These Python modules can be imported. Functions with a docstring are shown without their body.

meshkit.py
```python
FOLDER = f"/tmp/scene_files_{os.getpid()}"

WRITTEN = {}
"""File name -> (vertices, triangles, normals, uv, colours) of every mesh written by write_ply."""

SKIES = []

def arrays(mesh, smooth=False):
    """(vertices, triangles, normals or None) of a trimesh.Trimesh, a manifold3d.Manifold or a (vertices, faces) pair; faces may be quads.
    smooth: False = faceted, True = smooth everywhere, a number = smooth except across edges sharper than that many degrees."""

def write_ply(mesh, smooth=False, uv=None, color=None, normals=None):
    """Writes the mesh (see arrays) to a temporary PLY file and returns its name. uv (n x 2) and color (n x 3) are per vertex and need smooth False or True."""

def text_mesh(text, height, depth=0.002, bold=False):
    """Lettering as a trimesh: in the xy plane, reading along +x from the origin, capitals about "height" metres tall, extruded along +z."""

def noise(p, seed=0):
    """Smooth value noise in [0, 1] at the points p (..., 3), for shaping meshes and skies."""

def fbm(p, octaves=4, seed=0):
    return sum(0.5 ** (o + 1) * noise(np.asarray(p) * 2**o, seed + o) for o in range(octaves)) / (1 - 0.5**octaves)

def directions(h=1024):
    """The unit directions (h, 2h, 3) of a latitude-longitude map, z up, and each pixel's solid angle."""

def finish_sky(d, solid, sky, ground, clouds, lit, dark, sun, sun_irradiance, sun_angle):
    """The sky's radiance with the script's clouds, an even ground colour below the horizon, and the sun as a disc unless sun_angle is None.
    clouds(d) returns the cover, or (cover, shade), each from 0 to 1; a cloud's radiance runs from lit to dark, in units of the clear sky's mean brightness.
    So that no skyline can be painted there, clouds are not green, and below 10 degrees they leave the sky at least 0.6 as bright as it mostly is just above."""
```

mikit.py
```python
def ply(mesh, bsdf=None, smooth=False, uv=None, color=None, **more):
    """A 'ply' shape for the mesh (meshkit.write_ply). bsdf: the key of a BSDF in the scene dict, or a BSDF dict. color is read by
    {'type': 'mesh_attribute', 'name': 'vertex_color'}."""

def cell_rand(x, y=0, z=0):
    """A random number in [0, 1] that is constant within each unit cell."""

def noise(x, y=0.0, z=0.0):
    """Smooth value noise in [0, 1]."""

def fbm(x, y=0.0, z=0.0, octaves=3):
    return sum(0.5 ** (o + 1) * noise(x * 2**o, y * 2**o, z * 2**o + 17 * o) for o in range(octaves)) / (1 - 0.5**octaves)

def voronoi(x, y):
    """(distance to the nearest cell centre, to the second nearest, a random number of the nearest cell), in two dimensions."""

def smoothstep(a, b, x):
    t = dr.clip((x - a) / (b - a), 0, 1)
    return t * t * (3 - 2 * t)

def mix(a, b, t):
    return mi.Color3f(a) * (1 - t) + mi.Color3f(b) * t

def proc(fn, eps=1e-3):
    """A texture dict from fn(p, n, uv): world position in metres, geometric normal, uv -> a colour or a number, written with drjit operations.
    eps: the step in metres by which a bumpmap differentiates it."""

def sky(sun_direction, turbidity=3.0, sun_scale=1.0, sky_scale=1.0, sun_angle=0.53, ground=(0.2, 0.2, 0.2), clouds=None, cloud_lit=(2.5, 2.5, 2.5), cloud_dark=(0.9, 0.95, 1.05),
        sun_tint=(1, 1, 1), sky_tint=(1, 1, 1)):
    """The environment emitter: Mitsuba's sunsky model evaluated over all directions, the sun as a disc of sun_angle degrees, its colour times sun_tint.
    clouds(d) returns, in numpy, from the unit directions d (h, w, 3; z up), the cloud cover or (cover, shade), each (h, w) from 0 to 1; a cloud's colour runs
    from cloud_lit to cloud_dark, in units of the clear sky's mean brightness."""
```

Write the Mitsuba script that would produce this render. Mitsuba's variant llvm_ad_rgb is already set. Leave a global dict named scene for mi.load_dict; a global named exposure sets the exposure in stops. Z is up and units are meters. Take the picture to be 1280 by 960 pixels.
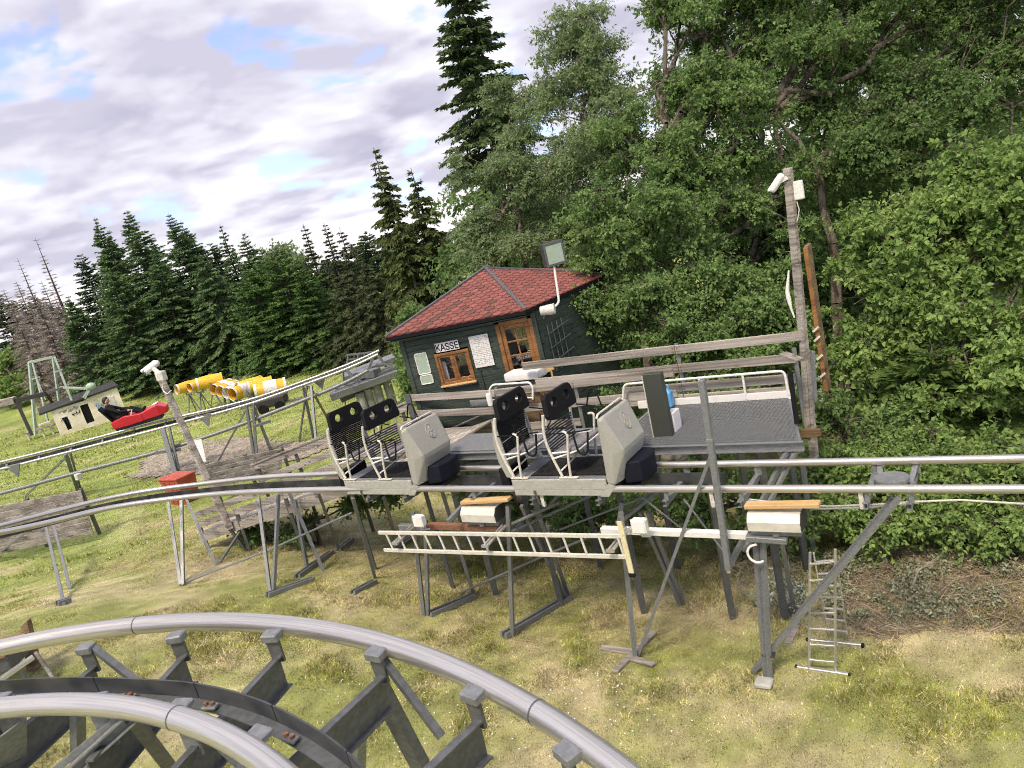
import math, random
import numpy as np, trimesh, mitsuba as mi, drjit as dr, mikit, meshkit
from shapely.geometry import Polygon
from scipy.interpolate import CubicSpline
from mikit import proc, noise, fbm, cell_rand, smoothstep, mix
RT = mi.ScalarTransform4f
A3 = np.array
exposure = 2.38
scene = {'type': 'scene'}
labels = {}
# ---------------------------------------------------------------- camera, sky
CAM = (0.0,0.0,8.0)
CAMT = (0.0,0.965,7.739)
CAMU = (0.237,0.254,0.938)
scene['camera'] = {'type': 'perspective', 'fov': 2*math.degrees(math.atan(640/924.)), 'fov_axis': 'x', 'near_clip': 0.05, 'far_clip': 3000.0,
                   'to_world': RT().look_at(origin=list(CAM), target=list(CAMT), up=list(CAMU))}
def _clouds(d):
    z = np.maximum(d[..., 2], 0.0)
    u = d[..., 0]/(z+.30); v = d[..., 1]/(z+.30)
    p = np.stack([u*2.3+v*.5, v*2.5-u*.5, 0*u], -1)
    wob = meshkit.fbm(p*1.3+40.2, 3, 17)[..., None]*A3([.9, .6, 0])
    n = meshkit.fbm(p*2.0+wob*1.2+A3([8.3, 3.1, 2.2]), 6, 12)
    cover = np.clip((n-.335)/.075, 0, 1); cover = .32+.68*cover*cover*(3-2*cover)
    sh = meshkit.fbm(p*np.array([2.2, 3.0, 1])+wob*1.3+21.3, 6, 3)
    shade = np.clip((sh-.36)/.27, 0, 1)*.8+.2*np.clip((n-.5)/.2, 0, 1)
    return cover, shade
SUN = (-0.30, -0.52, 1.0)
scene['sky'] = mikit.sky(SUN, turbidity=3, sun_scale=0.54, sun_angle=14, ground=(.62, .64, .70), clouds=_clouds, cloud_lit=(1.82, 1.80, 1.95), cloud_dark=(.98, .95, 1.20), sky_tint=(.80, .78, 1.0))  # pale ground colour paints distant valley haze below the horizon
# ---------------------------------------------------------------- ground height, station frame
GP=[(2.4,8.3,1.0),(0.8,9.4,.95),(-1.1,10.7,.95),(-2.4,11.6,1.1),(-3.8,12.6,1.35),(3.4,9.7,.85),(1.9,11.,.62),(.1,12.4,.5),(-1.7,12.7,.75),(-3.5,13,1.2),
(-7.6,13.9,1.75),(-9.2,12.8,2.35),(-10,9,2.7),(-6.5,16,1.2),(0,7,1.15),(-5,8,1.7),(6,7,1.1),(10,10,1.),(6,12,.55),(10,13,.6),(3,14,.35),(-2,16,.3),(-8,19,.8),(-11,17,1.2),
(-13,20,.6),(-13.9,29,-.1),(-5,29,-.2),(-21,29,0),(2,25,-.2),(12,22,0),(22,18,.6),(-36,58,-3.2),(-22,54,-3.),(-12,42,-1.6),(0,45,-1.5),(20,45,-.5),
(-35,76,-3.4),(-60,45,-.8),(-30,18,1.4),(-80,70,-2.2),(-60,110,-2.),(0,110,-3),(60,70,0),(-30,-15,2.5),(0,-20,2.5),(45,0,1.5),(-10,2,2.),(100,120,-1),(-110,20,1),(60,-40,2),(-80,-40,3),(-110,110,-1.6),(30,120,-2)]
def _tps(P):
    P=np.array(P,float);n=len(P);d=np.linalg.norm(P[:,None,:2]-P[None,:,:2],axis=-1);K=d*d*np.log(d+1e-9)
    A=np.zeros((n+3,n+3));A[:n,:n]=K+np.eye(n)*.3;A[:n,n]=1;A[:n,n+1:]=P[:,:2];A[n:,:n]=A[:n,n:].T
    return P,np.linalg.solve(A,np.r_[P[:,2],0,0,0])
_GP,_GW=_tps(GP)
def G(x,y):
    x=np.asarray(x,float);y=np.asarray(y,float);r=np.hypot(x,y);s=np.minimum(1,110/np.maximum(r,1e-6))
    q=np.stack([x*s,y*s],-1)[...,None,:];d=np.linalg.norm(q-_GP[:,:2],axis=-1)
    z=(d*d*np.log(d+1e-9))@_GW[:-3]+_GW[-3]+x*s*_GW[-2]+y*s*_GW[-1]
    return z-np.maximum(0,r-105)*.075

O = np.array((-0.376,10.409,3.588)); F = np.array((0.825,-0.564,0.027)); L = np.array((0.565,0.823,-0.064)); U = np.array((0.014,0.069,0.998))
F = F/np.linalg.norm(F); L = L-F*(F@L); L = L/np.linalg.norm(L); U = np.cross(F, L)
UP = A3([0, 0, 1.])
def S(a, b, c): return O+a*F+b*L+c*U
FRAME = np.stack([F, L, U], 1)
def gz(x, y): return float(G(x, y))
# ---------------------------------------------------------------- helpers
def cat(ms): return trimesh.util.concatenate([m for m in ms])
def tm(v, f): return trimesh.Trimesh(np.asarray(v, float), np.asarray(f), process=False)
_BF = [[0,1,3],[0,3,2],[4,6,7],[4,7,5],[0,4,5],[0,5,1],[2,3,7],[2,7,6],[0,2,6],[0,6,4],[1,5,7],[1,7,3]]
def box(c, s, ax=None):
    v = A3([[x, y, z] for x in (-.5, .5) for y in (-.5, .5) for z in (-.5, .5)])*A3(s)
    if ax is not None: v = v@np.asarray(ax).T
    return tm(v+A3(c), [f[::-1] for f in _BF])
def hull(pts): return trimesh.convex.convex_hull(np.asarray(pts, float))
def cbox(c, s, ch=.01, ax=None):
    s = A3(s)/2; ch = min(ch, s.min()*.9); P = []
    for x in (-1, 1):
        for y in (-1, 1):
            for z in (-1, 1):
                g = A3([x, y, z])
                for k in range(3):
                    q = g*(s-ch); q[k] = g[k]*s[k]; P.append(q)
    v = A3(P)
    if ax is not None: v = v@np.asarray(ax).T
    return hull(v+A3(c))
def SB(a0, a1, b0, b1, c0, c1, ch=0):
    c = S((a0+a1)/2, (b0+b1)/2, (c0+c1)/2); s = (abs(a1-a0), abs(b1-b0), abs(c1-c0))
    return cbox(c, s, ch, FRAME) if ch else box(c, s, FRAME)
def axes(p, q, up=UP):
    d = A3(q)-A3(p); d = d/np.linalg.norm(d); u = A3(up, ) if not isinstance(up, np.ndarray) else up
    s = np.cross(u, d)
    if np.linalg.norm(s) < 1e-3: s = np.cross(A3([1, 0, 0.]), d)
    s = s/np.linalg.norm(s); return np.stack([d, s, np.cross(d, s)], 1)
def bar(p, q, w, h=None, up=UP, ch=0, ext=0):
    p = A3(p, ); q = A3(q); l = np.linalg.norm(q-p); ax = axes(p, q, up)
    return (cbox if ch else box)((p+q)/2, (l+2*ext, w, h or w), *([ch] if ch else []), ax=ax)
def angle_bar(p, q, w, t=.008, up=UP):
    ax = axes(p, q, up); p = A3(p); q = A3(q); l = np.linalg.norm(q-p); m = (p+q)/2
    return cat([box(m, (l, w, t), ax), box(m+ax[:, 1]*(w/2-t/2)+ax[:, 2]*(-w/2), (l, t, w-t-.002), ax)])
def channel(p, q, w, h, t=.008, up=UP):
    ax = axes(p, q, up); p = A3(p); q = A3(q); l = np.linalg.norm(q-p); m = (p+q)/2
    return cat([box(m, (l, t, h), ax)]+[box(m+ax[:, 2]*s*(h/2-t/2)+ax[:, 1]*(w/2+t/2+.0005), (l, w, t), ax) for s in (-1, 1)])
def tube(pts, r, n=10, closed=False, cap=True):
    P = np.asarray(pts, float); k = len(P); r = np.broadcast_to(r, k)
    T = np.gradient(P, axis=0) if not closed else (np.roll(P, -1, 0)-np.roll(P, 1, 0))
    T = T/np.linalg.norm(T, axis=1, keepdims=True)
    u = np.cross(T[0], UP if abs(T[0][2]) < .9 else A3([1., 0, 0])); u /= np.linalg.norm(u)
    V = []; th = np.arange(n)*2*np.pi/n
    for i in range(k):
        u = u-T[i]*(u@T[i]); u /= np.linalg.norm(u); w = np.cross(T[i], u)
        V.append(P[i]+r[i]*(np.cos(th)[:, None]*u+np.sin(th)[:, None]*w))
    V = np.concatenate(V); Fc = []
    for i in range(k if closed else k-1):
        a = i*n; b2 = ((i+1) % k)*n
        for j in range(n):
            j2 = (j+1) % n; Fc += [[a+j, b2+j2, b2+j], [a+j, a+j2, b2+j2]]
    if cap and not closed:
        V = np.vstack([V, P[:1], P[-1:]]); c0 = k*n
        for j in range(n):
            j2 = (j+1) % n; Fc += [[c0, j2, j], [c0+1, (k-1)*n+j, (k-1)*n+j2]]
    return tm(V, Fc)
def rtube(pts, r, rad=.04, n=8, seg=4):
    """a bent tube: corners rounded with radius rad"""
    P = [A3(p, ) for p in pts]; out = [P[0]]
    for i in range(1, len(P)-1):
        d0 = P[i-1]-P[i]; d1 = P[i+1]-P[i]; l0 = np.linalg.norm(d0); l1 = np.linalg.norm(d1); k = min(rad, l0*.45, l1*.45)
        a = P[i]+d0/l0*k; b2 = P[i]+d1/l1*k
        for t in np.linspace(0, 1, seg+1): out.append((1-t)**2*a+2*t*(1-t)*P[i]+t*t*b2)
    out.append(P[-1]); return tube(out, r, n)
def spline(pts, n):
    P = np.asarray(pts, float); t = np.r_[0, np.cumsum(np.linalg.norm(np.diff(P, axis=0), axis=1))]
    cs = CubicSpline(t, P); s = np.linspace(0, t[-1], n); return cs(s)
def sphere(c, r, sc=(1, 1, 1), sub=2):
    m = trimesh.creation.icosphere(sub, 1.0); m.apply_scale(r); m.vertices = m.vertices*A3(sc)+A3(c); return m
def rhull(pts, r, sub=1):
    s = trimesh.creation.icosphere(sub, r).vertices
    return hull((np.asarray(pts, float)[:, None]+s[None]).reshape(-1, 3))
def prism(poly, h, o, ex, ey):
    """extrude a polygon (list or shapely) by h along ex x ey, from origin o"""
    m = trimesh.creation.extrude_polygon(poly if hasattr(poly, 'exterior') else Polygon(poly), h, engine='earcut')
    ex = A3(ex); ey = A3(ey); M = np.stack([ex, ey, np.cross(ex, ey)], 1); m.vertices = m.vertices@M.T+A3(o); return m
def _num(k, used):
    if k not in used: return k
    i = 1
    while f'{k}_{i:03d}' in used: i += 1
    return f'{k}_{i:03d}'
USED = set()
def thing(name, label, cat_, group=None):
    k = _num(name, USED); USED.add(k); labels[k] = {'label': label, 'category': cat_}
    if group: labels[k]['group'] = group
    return k
def part(th, name, mesh, mat, smooth=False, label=None, stuff=False, **kw):
    k = _num(th+'__'+name, USED); USED.add(k)
    if isinstance(mesh, list): mesh = cat(mesh)
    scene[k] = mikit.ply(mesh, mat, smooth=smooth, **kw)
    if label: labels[k] = {'label': label}
    if stuff: labels.setdefault(k, {})['kind'] = 'stuff'
    return k
def one(name, label, cat_, mesh, mat, smooth=False, group=None, kind=None, **kw):
    k = thing(name, label, cat_, group)
    if isinstance(mesh, list): mesh = cat(mesh)
    scene[k] = mikit.ply(mesh, mat, smooth=smooth, **kw)
    if kind: labels[k]['kind'] = kind
    return k
def struct(name, label, mesh, mat, smooth=False, **kw):
    USED.add(name); scene[name] = mikit.ply(mesh, mat, smooth=smooth, **kw); labels[name] = {'label': label, 'kind': 'structure'}
# ---------------------------------------------------------------- materials
def pr(color, rough=.5, metal=0., spec=.5, **k):
    d = {'type': 'principled', 'base_color': {'type': 'rgb', 'value': list(color)} if isinstance(color, (tuple, list)) else color, 'roughness': rough, 'metallic': metal, 'specular': spec}
    d.update(k); return {'type': 'twosided', 'bsdf': d}
def mat(name, d): scene[name] = d
def _speck(c0, c1, s, oct=3):
    def fn(p, n, uv): return mix(c0, c1, smoothstep(.3, .7, fbm(p.x*s, p.y*s, p.z*s, oct)))
    return proc(fn)
mat('m_galv', pr(_speck((.185, .20, .215), (.24, .255, .27), 45), .5, .4))
mat('m_galv_dark', pr(_speck((.10, .108, .116), (.135, .144, .155), 40), .5, .4))
def _brush(p, n, uv):
    k = fbm(uv.x*2.2, uv.y*34, 0., 3); s = fbm(uv.x*.9, uv.y*5, 7., 3)
    return mix((.48, .47, .45), (.68, .665, .64), smoothstep(.25, .75, .6*k+.4*s))
mat('m_rail', pr(proc(_brush), .33, .8))
mat('m_strip', pr(_speck((.028, .033, .042), (.075, .08, .09), 6), .33, .3))
mat('m_alu', pr((.62, .62, .62), .36, .75))
mat('m_white', pr(_speck((.68, .68, .67), (.73, .73, .72), 14), .42))
mat('m_bone', pr(_speck((.55, .54, .48), (.62, .61, .56), 14), .45, .1))
mat('m_shell', pr(_speck((.295, .30, .275), (.325, .33, .305), 40, 3), .42))
mat('m_sill', pr(_speck((.37, .375, .355), (.43, .435, .415), 22), .4, .2))
mat('m_black', pr((.008, .0085, .011), .65, spec=.2))
mat('m_navy', pr((.006, .008, .016), .65, spec=.2))
mat('m_cushion', pr(_speck((.11, .11, .125), (.19, .19, .21), 40), .75))
mat('m_strap', pr((.62, .57, .36), .5))
mat('m_dark', pr((.03, .03, .032), .7))
def _wood(c0, c1, gr, sx):
    ax = [tuple(map(float, v)) for v in (F, L, U)]
    def fn(p, n, uv):
        q = [p.x*v[0]+p.y*v[1]+p.z*v[2] for v in ax]
        g = fbm(q[0]*sx, q[1]*22., q[2]*gr, 4); b = noise(q[0]*.6, q[1]*6., q[2]*6.4)
        kn = smoothstep(.80, .9, noise(q[0]*5., q[1]*5., q[2]*12.))
        return mix(c0, c1, smoothstep(.25, .75, .62*g+.38*b))*(1-.55*kn)
    return proc(fn)
mat('m_wood', pr(_wood((.15, .135, .12), (.40, .375, .345), 38., 1.4), .85, spec=.2))
mat('m_wood_warm', pr(_wood((.10, .066, .038), (.23, .165, .095), 38., 1.4), .75, spec=.3))
mat('m_wood_new', pr(_wood((.46, .30, .13), (.62, .44, .22), 38., 1.), .6))
mat('m_frame', pr(_wood((.16, .072, .024), (.31, .15, .052), 30., 2.), .5))
mat('m_green', pr(_wood((.022, .036, .030), (.048, .070, .058), 34., 1.), .65))
mat('m_cabinet', pr((.045, .052, .045), .45))
mat('m_red', pr((.50, .022, .035), .32))
mat('m_orange', pr(_speck((.36, .07, .045), (.42, .09, .06), 4), .5))
mat('m_yellow', pr((.72, .44, .03), .4))
mat('m_blue', pr((.10, .33, .62), .45))
mat('m_ink', pr((.015, .018, .05), .6))
mat('m_grey_ink', pr((.22, .23, .25), .7))
mat('m_concrete', pr(_speck((.30, .31, .28), (.42, .43, .40), 3, 4), .85, spec=.2))
mat('m_plaster', pr(_speck((.72, .67, .50), (.84, .80, .66), 1.3, 4), .85, spec=.2))
mat('m_rust', pr(_speck((.17, .085, .055), (.27, .15, .10), 60), .8, spec=.2))
mat('m_lens', pr((.02, .02, .025), .08))
mat('m_skin', pr((.45, .27, .19), .55))
mat('m_hair', pr((.03, .022, .018), .6))
mat('m_mint', pr((.34, .44, .36), .5))
mat('m_glass', {'type': 'thindielectric', 'int_ior': 1.5})
mat('m_leaf', {'type': 'principledthin', 'base_color': {'type': 'mesh_attribute', 'name': 'vertex_color'}, 'roughness': .5, 'diff_trans': .9, 'eta': 1.4})
mat('m_needle', {'type': 'principledthin', 'base_color': {'type': 'mesh_attribute', 'name': 'vertex_color'}, 'roughness': .6, 'diff_trans': .35, 'eta': 1.35})
mat('m_grass', {'type': 'principledthin', 'base_color': {'type': 'mesh_attribute', 'name': 'vertex_color'}, 'roughness': .55, 'diff_trans': .6, 'eta': 1.35})
mat('m_vc', pr({'type': 'mesh_attribute', 'name': 'vertex_color'}, .8, spec=.25))
def _bark(p, n, uv): return mix((.05, .042, .034), (.17, .15, .125), smoothstep(.3, .7, fbm(p.x*14, p.y*14, p.z*3.5, 3)))
mat('m_bark', pr(proc(_bark), .9, spec=.1))
mat('m_gravel', pr(_speck((.14, .125, .10), (.30, .27, .23), 9, 5), .95, spec=.1))
mat('m_shingle_base', pr((.16, .04, .036), .85, spec=.2))
# ---------------------------------------------------------------- ground
def dryness(x, y):
    """how much of the sward is dead, straw coloured grass"""
    q = np.stack([x, y, 0*x], -1)
    a = meshkit.fbm(q*.55, 4, 3); b = meshkit.fbm(q*2.1, 3, 9)
    def blob(cx, cy, r, h): return .75*h*np.exp(-((x-cx)**2+(y-cy)**2)/r**2)
    k = blob(-4, 15.2, 2.6, .26)+blob(0, 12, 2.0, .26)+blob(2.4, 10.4, 1.9, .28)+blob(-8.5, 16.8, 2.6, .30)+blob(5.2, 8.5, 1.5, .30)+blob(-5, 13, 2, .14)-blob(-1, 8, 3.5, .04)-blob(3.6, 7, 2.2, .08)
    far = np.clip((np.hypot(x, y)-19)/8, 0, 1)
    return np.clip((a*.6+b*.4-.50)*3.4+.20+k*1.5-far*.35, 0, 1)
_u = np.linspace(-1, 1, 421); _w = np.sign(_u)*(np.abs(_u)*22+np.abs(_u)**5*700+np.abs(_u)**25*2200)
_gx, _gy = np.meshgrid(_w-2, _w+12, indexing='ij'); _gzv = G(_gx, _gy)
_q = np.stack([_gx, _gy, 0*_gx], -1); _gzv = _gzv+(meshkit.fbm(_q*1.5, 3, 2)-.5)*.10*np.clip(1.5-np.hypot(_gx, _gy-10)/40, 0, 1)
_n = len(_w); _i = np.arange(_n*_n).reshape(_n, _n)
_f = np.concatenate([np.stack([_i[:-1, :-1], _i[1:, :-1], _i[1:, 1:]], -1).reshape(-1, 3), np.stack([_i[:-1, :-1], _i[1:, 1:], _i[:-1, 1:]], -1).reshape(-1, 3)])
_d = dryness(_gx.ravel(), _gy.ravel())[:, None]
_far = np.clip((np.hypot(_gx, _gy).ravel()-18)/8, 0, 1)[:, None]
_tn = (.55+.9*meshkit.fbm(_q*5.3, 3, 31).ravel())[:, None]
_gc = ((A3([.215, .235, .082])*(1-_far)+A3([.18, .23, .06])*_far)*(1-_d)+A3([.38, .335, .20])*_d)*_tn
_wd = np.clip((np.hypot(_gx, _gy).ravel()-125)/30, 0, 1)[:, None]; _gc = _gc*(1-_wd)+A3([.05, .075, .038])*_wd
def _ground(p, n, uv):
    g = fbm(p.x*9, p.y*9, 0., 4)
    return mix((.72, .7, .66), (1.25, 1.27, 1.2), smoothstep(.25, .75, g))
_vc = {'type': 'mesh_attribute', 'name': 'vertex_color'}
struct('ground', 'sloping meadow with patches of dry and green grass', tm(np.stack([_gx, _gy, _gzv], -1).reshape(-1, 3), _f), 'm_vc', smooth=True, color=_gc)
# ---------------------------------------------------------------- near coaster bend (the one we ride on)
def arc(cx, cy, r, z, t0, t1, n): return [(cx+r*math.cos(t), cy+r*math.sin(t), z) for t in np.linspace(math.radians(t0), math.radians(t1), n)]
def tube_uv(pts, r, n=20):
    """tube with uv: u along in metres, v round, for the brushed grain"""
    m = tube(pts, r, n, cap=False); P = np.asarray(pts); s = np.r_[0, np.cumsum(np.linalg.norm(np.diff(P, axis=0), axis=1))]
    return m, np.stack([np.repeat(s, n), np.tile(np.abs(np.arange(n)*2/n-1), len(P))], 1)
def rail_part(th, pts, r, n=20, label=None):
    m, uv = tube_uv(pts, r, n); return part(th, 'rail', m, 'm_rail', True, label, uv=uv)
T0 = thing('coaster_track', 'curved steel tube coaster track sweeping round in the foreground at lower left', 'track')
rail_part(T0, arc(-3.5625, -.1115, 4.205, 6.05, -25, 170, 130), .05, 32, 'outer brushed steel tube of the foreground bend')
rail_part(T0, arc(-3.305, .252, 2.947, 6.20, -25, 165, 110), .05, 32, 'inner brushed steel tube of the foreground bend')
sp = A3([(-2.998,3.538,6.13),(-2.685,3.445,6.13),(-2.374,3.332,6.13),(-2.073,3.208,6.13),(-1.785,3.075,6.13),(-1.546,2.929,6.13),(-1.331,2.767,6.13),(-1.15,2.602,6.13),(-0.995,2.442,6.13),(-0.878,2.294,6.13),(-0.788,2.143,6.13)])
sp0 = sp[0]+(sp[0]-sp[1])*3; sp1 = sp[-1]+(sp[-1]-sp[-2])*6
spl = spline(np.vstack([sp0, sp, sp1]), 120)
def strip(path, z0, z1, t):
    P = np.asarray(path); T = np.gradient(P, axis=0); T[:, 2] = 0; T /= np.linalg.norm(T, axis=1, keepdims=True); N = np.stack([-T[:, 1], T[:, 0], 0*T[:, 0]], 1)*t/2
    k = len(P); V = np.concatenate([P+N+UP*z0, P-N+UP*z0, P-N+UP*z1, P+N+UP*z1]); Fc = []
    for i in range(k-1):
        for j in range(4):
            a = j*k+i; b2 = ((j+1) % 4)*k+i; Fc += [[a, b2, b2+1], [a, b2+1, a+1]]
    Fc += [[0, 2*k, k], [0, 3*k, 2*k], [k-1, 2*k-1, 3*k-1], [k-1, 3*k-1, 4*k-1]]
    return tm(V, Fc)
def offset(path, d):
    P = np.asarray(path); T = np.gradient(P, axis=0); T[:, 2] = 0; T /= np.linalg.norm(T, axis=1, keepdims=True); return P+np.stack([-T[:, 1], T[:, 0], 0*T[:, 0]], 1)*d
cuts = [0, 62, 76, 92, 119]
cuts = [0]+[int(np.argmin(np.linalg.norm(spl-A3(q), axis=1))) for q in [(-2.39,3.338,6.13),(-1.785,3.075,6.13),(-1.317,2.757,6.13),(-0.916,2.341,6.13)]]+[119]
for i0, i1 in zip(cuts[:-1], cuts[1:]):
    seg = spl[i0:i1+1].copy()
    if i1 < 119: seg[-1] = seg[-1]*.93+seg[-2]*.07-(seg[-1]-seg[-2])/np.linalg.norm(seg[-1]-seg[-2])*.006
    part(T0, 'guide_strip', strip(seg, -.085, 0., .008), 'm_strip', 30)
part(T0, 'guide_flange', strip(offset(spl, -.032), -.094, -.086, .06), 'm_galv_dark', 30)
pairs = [((-2.683,3.846,6.05),(-2.8,3.207,6.25)),((-2.115,3.724,6.05),(-2.209,2.994,6.25)),((-1.507,3.49,6.05),(-1.733,2.782,6.25)),((-0.893,3.094,6.05),(-1.305,2.469,6.25)),((-0.427,2.635,6.05),(-0.936,2.065,6.25)),((-0.08,2.191,6.05),(-0.755,1.784,6.25))]
for k, (o, i) in enumerate(pairs):
    o = A3(o); i = A3(i); d = (i-o); d[2] = 0; d /= np.linalg.norm(d); s = np.cross(UP, d)
    q0 = o+d*.055+A3([0, 0, -.19]); q1 = i-d*.10; q1[2] = q0[2]+.06
    bm = part(T0, 'crossbeam', channel(q0, q1+d*.25, .03, .185, .009), 'm_galv_dark')
    part(T0, 'clamp', [hull([o+d*.045+s*t+UP*h for t, h in ((-.04, .0), (.04, .0), (.035, -.14), (-.035, -.14))]+[o+d*.060+s*t+UP*h for t, h in ((-.04, .0), (.04, .0), (.035, -.14), (-.035, -.14))])], 'm_galv_dark')
    part(T0, 'clamp_cap', [cbox(o+d*.045+UP*.008, (.07, .095, .045), .006, np.stack([d, s, UP], 1))], 'm_galv')
    part(T0, 'inner_clamp', [cbox(i-d*.04-UP*.06, (.07, .10, .03), .006, np.stack([d, s, UP], 1)), box(i-d*.02-UP*.2, (.012, .08, .2), np.stack([d, s, UP], 1))], 'm_galv')
    for t in (.10, .22, .55):
        c = q0+(q1-q0)*t/np.linalg.norm(q1-q0)-s*.0065+UP*(.035 if t < .2 else -.03)
        part(T0, 'bolt', tube([c-s*.008, c+s*.003], .009, 8), 'm_alu')
    if 0 < k < 5:
        h = spl[int(np.argmin(np.linalg.norm(spl-(o+(i-o)*.62), axis=1)))]
        hb = h+d*.05-UP*.07
        hp = part(T0, 'hinge_plate', cbox(hb, (.04, .075, .016), .004, np.stack([d, s, UP], 1)), 'm_galv')
        part(hp, 'bolt', cat([tube([hb+s*t+UP*.008, hb+s*t+UP*.022], .011, 8) for t in (-.020, .015)]), 'm_rust')
def zzbar(name, pts, w, h=None, mat_='m_galv', kind='box'):
    p, q = pts; f = {'box': bar, 'angle': lambda a, b2, w, h: angle_bar(a, b2, w), 'chan': lambda a, b2, w, h: channel(a, b2, w, h)}[kind]
    return part(T0, name, f(p, q, w, h or w), mat_)
zzbar('post', [(-2.691,3.179,6.157),(-4.39,4.135,3.371)], .17, .16, kind='chan')
zzbar('post', [(-2.391,3.166,6.11),(-4.34,4.347,2.622)], .05, .05)
zzbar('brace', [(-1.928,2.925,6.173),(-2.555,2.982,5.809)], .05, .055, kind='chan')
zzbar('brace', [(-2.013,2.961,6.155),(-2.627,3.037,5.823)], .02, .03)
zzbar('brace', [(-2.025,2.938,6.146),(-2.178,3.331,5.377)], .05, .05, 'm_galv_dark')
zzbar('post', [(-1.047,2.996,5.862),(-2.367,4.221,2.158)], .058, .058)
zzbar('brace', [(-0.94,3.099,5.859),(-0.858,3.218,4.961)], .085, .06, 'm_galv_dark', 'chan')
zzbar('tie', [(-0.914,3.093,6.03),(-0.689,2.848,5.699)], .035, .035, 'm_galv_dark')
zzbar('tie', [(-2.683,3.827,6.063),(-2.351,3.577,5.905)], .035, .035, 'm_galv_dark')
zzbar('tie', [(-1.599,2.694,6.165),(-1.328,2.499,5.941)], .05, .02, 'm_galv_dark')
zzbar('tie', [(-1.929,3.192,6.013),(-2.566,3.23,5.769)], .035, .03, 'm_galv_dark')
for path, idx in ((arc(-3.5625, -.1115, 4.205, 6.05, -25, 170, 130), (66, 41)), (arc(-3.305, .252, 2.947, 6.20, -25, 165, 110), (70, 47))):
    for i in idx:
        p = A3(path[i]); d = A3(path[i+1])-p; d /= np.linalg.norm(d); part(T0, 'weld_seam', tube([p-d*.004, p+d*.004], .0515, 28), 'm_galv_dark', 30)
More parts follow.
